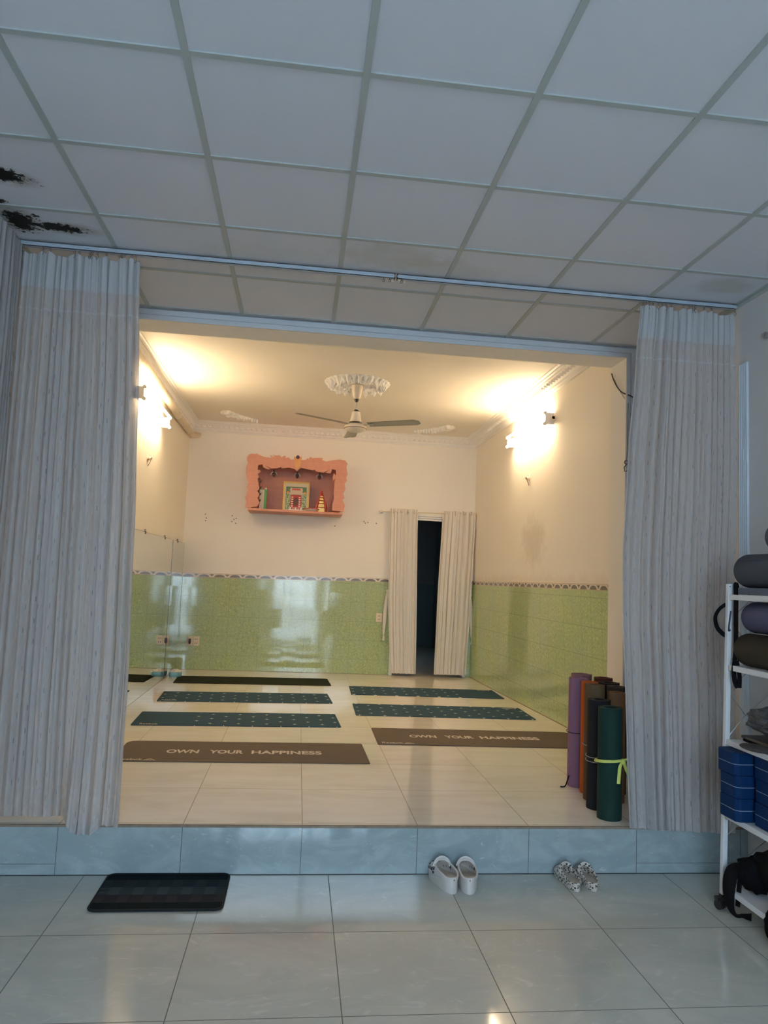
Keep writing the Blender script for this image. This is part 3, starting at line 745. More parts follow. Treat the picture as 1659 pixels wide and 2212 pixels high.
MB().tube([(-1.488 + .042 * math.cos(a), 8.46 + .01 * math.sin(a), 3.301 + .042 * math.sin(a)) for a in [i * PI / 8 for i in range(16)]], .004, 6, closed=True).box(-1.452, -1.440, 8.44, 8.47, 3.33, 3.36).build('strap', M_WHITE, t)

# ------------------------------------------------------------------ altar on the back wall
AY = 9.35
OUT = [(-.725, 2.348), (-.716, 2.421), (-.728, 2.474), (-.707, 2.565), (-.719, 2.618), (-.709, 2.673), (-.731, 2.744), (-.743, 2.807), (-.743, 2.87), (-.728, 2.926), (-.74, 2.97), (-.738, 3.007), (-.721, 3.035), (-.691, 3.051), (-.625, 3.05), (-.63, 3.059), (-.593, 3.043), (-.53, 3.02), (-.431, 3.01), (-.447, 3.051), (-.418, 3.025), (-.378, 3.029), (-.416, 3.056), (-.379, 3.045), (-.326, 3.051), (-.298, 3.025), (-.281, 3.044), (-.263, 3.052), (-.246, 3.037), (-.248, 3.019), (-.208, 3.033), (-.184, 3.005), (-.14, 3.006), (-.139, 3.049), (-.109, 3.032), (-.074, 3.035), (-.042, 3.052), (-.045, 3.006), (.009, 3.015), (.042, 3.039), (.044, 3.019), (.057, 3.043), (.074, 3.055), (.098, 3.041), (.142, 3.048), (.233, 3.051), (.221, 3.025), (.28, 3.008), (.37, 3.032), (.451, 3.046), (.525, 3.035), (.556, 2.995), (.543, 2.953), (.549, 2.912), (.563, 2.857), (.549, 2.82), (.556, 2.774), (.531, 2.727), (.543, 2.663), (.519, 2.598), (.535, 2.544), (.513, 2.515), (.544, 2.453), (.535, 2.36)]
INN = [(-.576, 2.374), (-.548, 2.421), (-.578, 2.482), (-.556, 2.528), (-.584, 2.572), (-.561, 2.609), (-.576, 2.663), (-.592, 2.725), (-.575, 2.753), (-.592, 2.798), (-.558, 2.818), (-.564, 2.845), (-.599, 2.843), (-.59, 2.911), (-.541, 2.919), (-.526, 2.882), (-.471, 2.858), (-.431, 2.862), (-.492, 2.904), (-.423, 2.873), (-.352, 2.88), (-.302, 2.904), (-.29, 2.88), (-.201, 2.899), (-.129, 2.885), (-.096, 2.857), (-.061, 2.889), (-.041, 2.904), (.028, 2.894), (.115, 2.878), (.125, 2.895), (.156, 2.868), (.252, 2.859), (.309, 2.897), (.274, 2.859), (.343, 2.854), (.358, 2.91), (.406, 2.903), (.413, 2.835), (.383, 2.861), (.37, 2.809), (.377, 2.755), (.409, 2.789), (.393, 2.719), (.402, 2.665), (.386, 2.609), (.404, 2.537), (.385, 2.463), (.384, 2.374)]
alt = thing('altar_cabinet', 'salmon pink wall altar with a carved flame-edged front', 'altar', (0, 0, 0))
ZB = 2.368
poly = OUT + INN[::-1]
from mathutils.geometry import tessellate_polygon
def prism_t(poly, y0, y1):
    mb = MB(); n = len(poly); tri = tessellate_polygon([[Vector((a, b, 0)) for a, b in poly]])
    vs = [(a, y0, b) for a, b in poly] + [(a, y1, b) for a, b in poly]
    fs = [tuple(t_) for t_ in tri] + [tuple(i + n for i in t_[::-1]) for t_ in tri] + [(i, (i + 1) % n, n + (i + 1) % n, n + i) for i in range(n)]
    return mb.add(vs, fs)
prism_t(poly, AY, AY + .016).build('carved_front', M_SALMON, alt)
AX0, AX1 = -.665, .49
MB().box(AX0, AX1, BACK_Y - .014, BACK_Y - .001, ZB, 2.985).build('back_panel', M_SALMON, alt)
for x in (AX0, AX1 - .014): MB().box(x, x + .014, AY + .0165, BACK_Y - .0145, ZB, 2.985).build('side_panel', M_SALMON, alt)
MB().box(AX0, AX1, AY + .0165, BACK_Y - .001, 2.9855, 2.999).build('top_panel', M_SALMON, alt)
MB().box(AX0 - .03, AX1 + .03, AY - .014, BACK_Y - .001, 2.318, 2.3475).build('shelf_board', M_SALMON, alt, bevel=.003)
MB().cyl((-.092, AY - .012, 3.040), (-.092, AY + .01, 3.040), .024, n=20).build('knob', simple('dark_maroon', (.09, .02, .02), .4), alt, smooth=True)
MB().prism([(-.137, 3.0), (-.137, 3.03), (-.047, 3.03), (-.047, 3.0), (-.05, 2.93), (-.095, 2.865), (-.134, 2.93)], lambda a, b, d: (a, d, b), AY - .006, AY - .0005).build('keystone', simple('orange_gold_panel', (.68, .33, .12), .45), alt)
for x in (-.40, -.093, .205):
    l = MB().cyl((x, BACK_Y - .08, 2.90), (x, BACK_Y - .08, 2.872), .012, n=10).build('altar_lamp', M_DARKSTEEL, alt)
    MB().tube([(x - .045, BACK_Y - .085, 2.835), (x - .03, BACK_Y - .085, 2.868), (x, BACK_Y - .085, 2.874), (x + .03, BACK_Y - .085, 2.868), (x + .045, BACK_Y - .085, 2.835)], .006, 6).build('bracket', M_WHITE, l)
    MB().ell((x, BACK_Y - .085, 2.84), .020, .020, .034).build('bulb', simple('smoked_bulb', (.12, .09, .07), .15), l, smooth=True)
    MB().box(x - .008, x + .008, BACK_Y - .09, BACK_Y - .0145, 2.885, 2.899).build('arm', M_DARKSTEEL, l)
# things standing in the altar
SZ = 2.348
pf = thing('picture_frame', 'gold framed colourful picture standing in the middle of the altar', 'picture', (-.09, 9.56, SZ), (math.radians(-6), 0, 0))
fw, fh, ft = .172, .402, .018
MB().box(-fw, -fw + ft, -.012, .008, 0, fh).box(fw - ft, fw, -.012, .008, 0, fh).box(-fw, fw, -.012, .008, 0, ft).box(-fw, fw, -.012, .008, fh - ft, fh).build('frame', M_GOLD, pf)
def pic_mat():
    m = Mat('painted_sheet', (.8, .75, .6), .5); x, y, z = m.pos('object')
    ax = x.ab(); n = m.noise(60, 3, .6)
    c = m.mix(((ax > .135).mx(z > .335)).mx(z < .03), (.08, .17, .09), (.62, .55, .42))
    green = (((ax - .09) / .04).ab() < 1) * (z < .26)
    c = m.mix(green * n.ss(.4, .55), c, (.45, .50, .30))
    c = m.mix((ax < .072) * (z < .225), c, (.42, .04, .04))
    oval = (((x / .035) * (x / .035)) + ((z - .135) / .055) * ((z - .135) / .055)) < 1
    c = m.mix(oval, c, (.10, .05, .04))
    top = (ax < .06 + n * .04) * ((z - .275).ab() < .045); c = m.mix(top, c, (.60, .48, .38))
    c = m.mix((ax < .06) * ((z - .30).ab() < .013) * (n > .47), c, (.5, .07, .06))
    sun = (((ax - .112) * (ax - .112) + (z - .255) * (z - .255)).sq() < .016); c = m.mix(sun, c, (.75, .28, .08))
    dots = ((ax - .048).ab() < .012) * (((z / .03).fr() - .5).ab() < .28) * (z < .2) * (z > .06); c = m.mix(dots, c, (.85, .72, .66))
    m.color(c); return m.m
MB().box(-fw + ft, fw - ft, -.004, .004, ft, fh - ft).build('picture', pic_mat(), pf)
MB().box(-fw + .02, fw - .02, .008, .014, .02, fh - .02).build('backing', M_BLACK, pf)
st = thing('tower_statue', 'gold and red tiered tower statue on the altar shelf', 'statue', (.245, 9.52, SZ))
for k, (z0, z1, wd) in enumerate(((0, .075, .060), (.075, .125, .050), (.125, .165, .040), (.165, .205, .030), (.205, .235, .021))):
    tier = MB().box(-wd * .72, wd * .72, -wd * .55, wd * .55, z0, z1 - .012).build('tier', M_GOLD, st)
    rf = MB().add([(-wd, -wd * .8, z1 - .012), (wd, -wd * .8, z1 - .012), (wd, wd * .8, z1 - .012), (-wd, wd * .8, z1 - .012), (-wd * .5, -wd * .4, z1), (wd * .5, -wd * .4, z1), (wd * .5, wd * .4, z1), (-wd * .5, wd * .4, z1)], [(0, 1, 2, 3), (4, 5, 6, 7), (0, 1, 5, 4), (1, 2, 6, 5), (2, 3, 7, 6), (3, 0, 4, 7)])
    for sx in (-1, 1): rf.ell((sx * wd * 1.02, -wd * .5, z1 - .006), .007, .007, .012, 8, 6)
    rf.build('roof', M_RED, tier)
MB().lathe([(0, .235), (.016, .237), (.020, .255), (.010, .272), (.014, .285), (0, .305)], n=12).build('finial', M_RED, st, smooth=True)
for sx in (-1, 1): MB().tube([(sx * .058, -.02, 0), (sx * .066, -.02, .07), (sx * .050, -.02, .13), (sx * .036, -.02, .19)], [.012, .016, .011, .004], 8).build('side_flame', M_RED, st, smooth=True)
bk = thing('incense_box', 'tall green and cream incense box at the end of the altar shelf', 'box', (-.515, 9.53, SZ))
MB().box(-.045, .012, -.03, .03, 0, .262).build('cream_panel', M_IVORY, bk)
MB().box(.0125, .045, -.028, .032, 0, .268).build('green_panel', simple('leaf_green_card', (.10, .33, .10), .5), bk)
MB().box(-.046, .013, -.032, .031, .2625, .272).build('lid', simple('leaf_green_card_2', (.12, .36, .12), .5), bk)
MB().box(.016, .040, -.02, .02, .2685, .29).build('insert_card', M_IVORY, bk)
lf = thing('dried_leaf_sprig', 'dark dried leaf sprig standing beside the green and cream incense box', 'sprig', (-.568, 9.44, SZ))
MB().tube([(0, 0, 0), (-.004, 0, .15), (.004, 0, .40)], .0035, 6).build('stem', simple('dry_stem', (.07, .06, .05), .8), lf)
lv = MB()
for k in range(9):
    z = .04 + k * .042; s = 1 if k % 2 else -1; ln = .035
    lv.add([(0, -.002, z), (s * ln * .6, -.006, z + .014), (s * ln, 0, z + .05), (s * ln * .25, .006, z + .04), (0, .002, z)], [(0, 1, 2, 3), (4, 3, 2, 1)])
lv.build('leaves', simple('grey_brown_leaf', (.16, .14, .11), .8), lf)
cup = thing('cup_holder', 'white fretted offering cup holder in front of the gold framed picture', 'cup holder', (-.088, 9.42, SZ))
MB().box(-.088, .088, -.022, .022, 0, .016).build('tray', M_WHITE, cup)
for k in range(5):
    x = -.07 + k * .035; MB().lathe([(0, .016), (.010, .016), (.013, .035), (.016, .046), (.013, .046), (.010, .024), (0, .022)], (x, 0, 0), 12).build('cup', M_WHITE if k % 2 == 0 else simple('pink_cup', (.7, .35, .3), .4), cup, smooth=True)
ptc_ = thing('offering_plate', 'white offering plate with a red rim beside the tower statue', 'plate', (.115, 9.42, SZ))
MB().lathe([(0, 0), (.05, 0), (.06, .008), (.100, .030), (.103, .034), (.098, .034), (.058, .014), (0, .012)], n=40).build('dish', M_WHITE, ptc_, smooth=True)
MB().tube([(.101 * math.cos(a), .101 * math.sin(a), .034 + .002 * math.sin(10 * a)) for a in [i * PI / 40 for i in range(80)]], .0042, 6, closed=True).build('rim', M_RED, ptc_, smooth=True)

# ------------------------------------------------------------------ sockets, holders, screw marks, cables
def plate(x, z, w_, h_, name, lab, detail):
    t = thing(name, lab, 'socket', (x, BACK_Y - TT, z), group='sockets in the green tiles')
    MB().box(-w_ / 2, w_ / 2, -.012, 0, -h_ / 2, h_ / 2).build('cover_plate', M_IVORY, t, bevel=.003)
    detail(t); return t
def two_gang(t):
    for x in (-.062, -.017): 
        MB().cyl((x + (.018 if x < -.03 else 0) - .0, -.013, 0), (x, -.013, 0), .001, n=4)
    MB().box(-.0015, .0015, -.0135, -.0121, -.058, .058).build('joint_line', M_BLACK, t)
    for dz in (-.025, .025):
        MB().cyl((.028, -.0138, dz), (.028, -.0121, dz), .006, n=10).cyl((.052, -.0138, dz), (.052, -.0121, dz), .006, n=10).build('socket_hole', M_BLACK, t)
    p = MB().box(-.052, -.026, -.045, -.0121, -.012, .030).ell((-.039, -.035, -.014), .016, .016, .024).build('plug', M_BLACK, t, smooth=True)
plate(-1.320, .607, .158, .122, 'wall_socket', 'double ivory wall socket with a black plug near the mirror corner', two_gang)
def one_gang(t):
    for dz in (-.022, .022):
        MB().box(-.020, .020, -.0136, -.0121, dz - .015, dz + .015).build('socket_insert', M_IVORY, t)
        for dx in (-.009, .009): MB().cyl((dx, -.0152, dz), (dx, -.0137, dz), .0052, n=10).build('socket_hole', M_BLACK, t)
plate(1.10, .997, .078, .118, 'wall_socket', 'single ivory wall socket beside the doorway curtain', one_gang)
for lab, x, y, z, s in (('tiny broken lamp holder on the wall below the right-hand fluorescent lamp', RX(7.45, 2.66) - .001, 7.45, 2.66, -1), ('tiny broken lamp holder on the wall above the mirrors', LX + .001, 7.25, 2.60, 1)):
    t = thing('lamp_holder', lab, 'lamp holder', (x, y, z), group='broken lamp holders on the side walls')
    MB().cyl((0, 0, 0), (s * .012, 0, 0), .035, n=18).cyl((s * .012, 0, 0), (s * .04, -.01, -.01), .018, .014, n=12).build('base', M_IVORY, t, smooth=True)
    MB().tube([(s * .03, -.02, -.01), (s * .05, -.05, .0), (s * .04, -.07, -.05), (s * .02, -.06, -.09)], .003, 6).build('wire', M_DARKSTEEL, t)
for x, z in ((-1.27, 2.27), (-1.255, 2.22), (-1.262, 2.185), (-.92, 2.27), (-.895, 2.22), (-.92, 2.19), (-.87, 2.17), (-.865, 2.235), (.84, 2.28), (.86, 2.26), (.895, 2.27), (1.01, 2.265), (.45, 2.2)):
    tag(MB().cyl((x, BACK_Y, z), (x, BACK_Y - .004, z), .0075, n=8).build('wall_plug', M_DARKSTEEL, None), 'small dark screw hole in the cream back wall below the altar', 'screw hole', 'screw holes in the back wall')
J = OPX1
cb = thing('cable', 'black cable looping from the right jamb of the opening towards the curtain', 'cable')
MB().tube(resample([(J - .005, 5.06, 3.115), (J - .02, 5.0, 3.06), (J - .02, 4.93, 2.98), (J - .012, 4.86, 2.92), (J + .03, 4.80, 2.88), (J + .07, 4.795, 2.845)], 30), .0045, 8).build('cable_run', M_BLACK, cb, smooth=True)
cb = thing('pull_cord', 'thin dark cord with a hook hanging at the edge of the right jamb', 'cord')
MB().tube(resample([(J + .004, 4.80, 2.83), (J + .002, 4.80, 2.6), (J - .002, 4.80, 2.42)], 12), .0028, 6).build('cord', M_DARKSTEEL, cb)
MB().tube([(J - .002 + .014 * math.cos(a), 4.80, 2.405 + .014 * math.sin(a)) for a in [i * PI / 6 for i in range(12)]], .004, 6, closed=True).tube([(J - .002, 4.80, 2.39), (J - .02, 4.80, 2.37), (J - .015, 4.80, 2.34), (J + .006, 4.80, 2.345)], .004, 6).build('hook', M_DARKSTEEL, cb)
tag(MB().tube(resample([(J - .004, 5.02, 3.07), (J - .004, 4.95, 2.98), (J - .003, 4.84, 2.87)], 10), .002, 6).build('cable', simple('tan_cable', (.5, .38, .26), .5), None), 'thin tan cable running straight across the right jamb', 'cable')

# ------------------------------------------------------------------ exercise mats on the raised floor
M_MATBLACK = simple('black_mat_foam', (.014, .018, .012), .85, scale=80, bump=.2, spec=.15)
M_MATBROWN = simple('brown_grey_mat_foam', (.105, .078, .056), .75, scale=80, bump=.2, var=.06)
M_LETTER = simple('pale_print', (.55, .47, .40), .7)
M_LETTER2 = simple('pale_print_2', (.62, .55, .48), .7)
def blue_mat(start):
    m = Mat('teal_blue_mat_%d' % int(start * 100 + 200), (.05, .1, .14), .7); x, y, z = m.pos('object')
    def plus(ox, oy):
        p = (((x + ox) / .236).fr() - .5).ab() * .236; q = (((y + oy) / .2).fr() - .5).ab() * .2
        return ((p < .0042) * (q < .017)).mx((p < .017) * (q < .0042))
    k = plus(0, 0).mx(plus(.118, .1)) * (x > start)
    c = m.mix(m.noise(40, 3), (.024, .062, .095), (.032, .074, .110)); m.b.inputs['Specular IOR Level'].default_value = .2; m.b.inputs['Roughness'].default_value = .85
    m.color(m.mix(k, c, (.62, .58, .52))); return m.m
MB1, MB2 = blue_mat(-2.0), blue_mat(-.42)
def mat(cx, cy, ang, mt_, lab, L=1.73, W=.60, cut=None, th=.006):
    hl, hw = L / 2, W / 2; pl = []
    for (sx, sy, a0) in ((1, 1, 0), (-1, 1, 90), (-1, -1, 180), (1, -1, 270)):
        r = .015
        if cut and (sx, sy) == cut[0]: r = cut[1]
        for k in range(4):
            a = math.radians(a0 + 30 * k); pl.append((sx * (hl - r) + r * math.cos(a), sy * (hw - r) + r * math.sin(a)))
    o = MB().prism(pl, lambda a, b, d: (a, b, d), 0, th).build('exercise_mat', mt_, None)
    o.location = (cx, cy, STEP_Z + .0006); o.rotation_euler = (0, 0, ang)
    return tag(o, lab, 'exercise mat', 'exercise mats laid out on the raised floor')
Z6 = .0061
mat(-.465, 8.875, .048, M_MATBLACK, 'plain black exercise mat nearest the back wall, by the mirrors', 1.80, .565, ((1, 1), .05))
m1 = mat(-.463, 7.69, .057, MB1, 'teal blue mat with plus marks all over, second from the back on the mirror side', 1.715, .585)
m2 = mat(-.447, 6.54, .043, MB2, 'teal blue exercise mat with a blank logo end, on the mirror side', 1.725, .580)
m3 = mat(-.312, 5.372, .0145, M_MATBROWN, 'brown exercise mat with a slogan, half behind the curtain on the mirror side', 1.73, .585, ((-1, 1), .07))
m4 = mat(1.502, 8.315, -.026, MB2, 'teal blue exercise mat with a blank logo end, in front of the doorway', 1.71, .605)
m5 = mat(1.463, 7.133, -.022, MB1, 'teal blue exercise mat with pale plus marks all over, second from the doorway', 1.72, .61)
m6 = mat(1.545, 5.967, -.0140, M_MATBROWN, 'brown exercise mat with a slogan, running behind the rolled mats', 1.73, .60, ((1, 1), .07))
m4.rotation_euler = (0, 0, PI - .026); m4.data = m4.data.copy()
def delta(cx, cy, s):
    mb = MB()
    for pl in ([(-1.0, -.55), (-.62, -.55), (.02, .35), (-.1, .62)], [(.06, .62), (-.05, .50), (.72, -.55), (1.05, -.55)], [(-.45, -.55), (.42, -.55), (.28, -.30), (-.28, -.30)]):
        mb.prism([(cx + a * s, cy + b * s * .9) for a, b in pl], lambda a, b, d: (a, b, d), Z6, Z6 + .0006)
    return mb
for m, o in ((m3, (0, -.018)), (m6, (-.035, .005))):
    for wd, c0, c1 in (('OWN', -.543, -.322), ('YOUR', -.249, -.012), ('HAPPINESS', .045, .543)):
        q = text_mesh(wd, c1 - c0, .098, (o[0] + (c0 + c1) / 2, o[1]), bold=.03, z=Z6).build('lettering', M_LETTER2, m)
    text_mesh('Reebok', .165, .050, (-.745, -.250), bold=.010, z=Z6).build('logo_lettering', M_LETTER, m)
    delta(-.618, -.252, .042).build('logo', M_LETTER, m)
for m, x, y, fl_ in ((m2, -.725, -.245, False), (m1, -.745, -.235, False), (m4, -.735, -.252, False), (m5, .74, .245, True)):
    text_mesh('Reebok', .145, .045, (x, y), bold=.010, z=Z6, flip=fl_).build('logo_lettering', M_LETTER, m)
# blue soap box by the mirror
sb = thing('tissue_pack', 'light blue and white soft pack on the floor by the mirror corner', 'tissue pack', (-1.415, 9.10, STEP_Z), (0, 0, .12))
M_PACK = simple('pale_blue_film', (.20, .46, .56), .25, var=.25, scale=30)
MB().grid(lambda a, b: (.078 * math.copysign(abs(math.cos(2 * PI * a)) ** .5, math.cos(2 * PI * a)) * (1 - .12 * (2 * b - 1) ** 2), .105 * math.copysign(abs(math.sin(2 * PI * a)) ** .5, math.sin(2 * PI * a)) * (1 - .1 * (2 * b - 1) ** 2), .062 * b), 40, 6, True).build('wrapper', M_PACK, sb, smooth=True)
MB().grid(lambda a, b: (.072 * (2 * a - 1), .098 * (2 * b - 1), .058 + .030 * math.sin(PI * a) * math.sin(PI * b) + .010 * mnoise.noise(Vector((a * 5, b * 5, 0)))), 14, 14).build('tissue_top', simple('white_tissue', (.85, .84, .80), .8), sb, smooth=True)

# ------------------------------------------------------------------ rolled mats by the curtain
def rolled(lab, x, y, r, z1, col, turns=None, thick=.0055, inner=.030, name='rolled_mat', band=None, bcol=M_BLACKCLOTH, tilt=0, rough=.7, start=0.0):
    t = thing(name, lab, 'rolled mat', (x, y, STEP_Z), group='rolled mats standing by the curtain')
    H = z1 - STEP_Z; turns = turns or max(2, int((r - inner) / (thick * 1.6)))
    n = turns * 36; vs = []; fs = []
    for i in range(n + 1):
        a = start + 2 * PI * i / 36; rr = inner + (r - inner) * i / n
        for rad in (rr - thick / 2, rr + thick / 2):
            for z in (0, H): vs.append((rad * math.cos(a), rad * math.sin(a), z))
    for i in range(n):
        a, b = 4 * i, 4 * i + 4
        fs += [(a + 2, b + 2, b + 3, a + 3), (b, a, a + 1, b + 1), (a + 1, a + 3, b + 3, b + 1), (a, b, b + 2, a + 2)]
    fs += [(0, 2, 3, 1), (4 * n, 4 * n + 1, 4 * n + 3, 4 * n + 2)]
    m_ = simple('foam_' + name + '_' + str(int(x * 100)) + str(int(y * 100)), col, rough, var=.08, scale=40, bump=.08, spec=.2)
    MB().add(vs, fs).build('roll', m_, t, smooth=True)
    if band is not None:
        for zb_ in band:
            MB().tube([((r + thick * .6 + .0015) * math.cos(a), (r + thick * .6 + .0015) * math.sin(a), zb_ + .006 * math.sin(a + 1)) for a in [i * PI / 24 for i in range(48)]], .0022, 6, closed=True).build('tie_string', bcol, t, smooth=True)
    return t
M_YG = simple('yellow_green_ribbon', (.62, .68, .16), .6)
M_GREYSTR = simple('grey_string', (.35, .33, .30), .7)
g = rolled('dark green rolled mat tied with a yellow-green ribbon', 1.790, 4.000, .070, .848, (.008, .032, .027), inner=.036, start=1.2)
rib = [((.0765) * math.cos(a), (.0765) * math.sin(a), .318 - .010 * math.sin(a - .6)) for a in [i * PI / 24 for i in range(48)]]
MB().tube(rib, .010, 8, flat=.28, up=None, closed=True).build('ribbon', M_YG, g, smooth=True)
kx, ky = .052, -.062
bow = MB().ell((kx, ky - .004, .322), .014, .010, .014)
bow.tube(resample([(kx, ky, .320), (kx - .022, ky - .012, .298), (kx - .028, ky - .014, .25), (kx - .030, ky - .012, .205)], 14), .010, 8, flat=.25, up=(0, 1, .2))
bow.tube(resample([(kx, ky, .324), (kx + .018, ky - .014, .338), (kx + .046, ky - .012, .335), (kx + .050, ky - .006, .29), (kx + .040, ky - .006, .245), (kx + .020, ky - .010, .27), (kx + .004, ky - .004, .315)], 24), .009, 8, flat=.25, up=(0, 1, .2))
bow.build('bow', M_YG, g, smooth=True)
rolled('black rolled mat tied with grey string, behind the green roll', 1.800, 4.178, .066, .862, (.011, .012, .015), band=(.275, .30), bcol=M_GREYSTR, inner=.028)
rolled('olive brown rolled mat tied low with string, next to the orange roll', 1.842, 4.345, .060, .925, (.11, .068, .034), band=(.33,), bcol=M_GREYSTR)
rolled('bright orange rolled mat showing as a narrow strip beside the mauve roll', 1.868, 4.487, .052, .924, (.42, .085, .018), thick=.006)
p = rolled('mauve rolled mat at the outer end of the cluster with a trailing black cord', 1.853, 4.632, .063, .925, (.22, .115, .185), band=(.345,))
MB().tube(resample([(-.062, -.03, .07), (-.078, -.035, .03), (-.095, -.045, .006), (-.125, -.045, .004)], 16), .004, 6).build('trailing_cord', M_BLACKCLOTH, p, smooth=True)
rolled('dusty pink rolled mat at the rear of the cluster beside the tiles', 1.93, 4.775, .068, .935, (.24, .12, .13))
rolled('dark red-brown rolled mat at the rear, near the opening jamb', 2.09, 4.79, .062, .912, (.10, .028, .022))
rolled('thick black rolled mat behind the charcoal roll', 2.060, 4.635, .070, .902, (.018, .014, .014))
rolled('charcoal rolled mat just behind the short tan roll', 2.045, 4.478, .062, .899, (.045, .04, .036))
rolled('short tan brown rolled mat behind the green roll, against the curtain', 1.962, 4.305, .056, .888, (.21, .11, .055))

# ------------------------------------------------------------------ door mat and clogs on the front floor
def doormat_mat():
    m = Mat('striped_door_mat', (.03, .03, .03), .9, spec=.1); x, y, z = m.pos('object')
    s = ((y + .205) / .082).fl()
    k1 = (s - 1.0).ab() < .5; k3 = (s - 2.0).ab() < .5; k2 = (s - 3.0).ab() < .5
    c = m.mix(k1, (.006, .011, .013), (.036, .032, .035)); c = m.mix(k3, c, (.050, .064, .069)); c = m.mix(k2, c, (.026, .036, .040))
    dash = (((x / .11 + s * .5).fr() - .5).ab() < .28) * (((y / .0145).fr() - .5).ab() < .22)
    c = m.mix(dash * .6, c, (.004, .006, .007))
    m.color(c); m.bump(m.noise(220, 2) + dash * -.8, .5, .004); return m.m
hl, hw = .293, .197; pl = []
for (sx, sy, a0) in ((1, 1, 0), (-1, 1, 90), (-1, -1, 180), (1, -1, 270)):
    for k in range(6):
        a = math.radians(a0 + 18 * k); r = .035; pl.append((sx * (hl - r) + r * math.cos(a), sy * (hw - r) + r * math.sin(a)))
dm = MB().prism(pl, lambda a, b, d: (a, b, d), 0, .008).build('door_mat', doormat_mat(), None)
dm.location = (-.557, 3.650, .0005)
MB().tube([(a, b, .006) for a, b in pl], .0055, 6, closed=True).build('bound_edge', simple('black_binding', (.005, .009, .010), .9), dm, smooth=True)
tag(dm, 'dark striped door mat with rounded corners at the foot of the step', 'door mat')

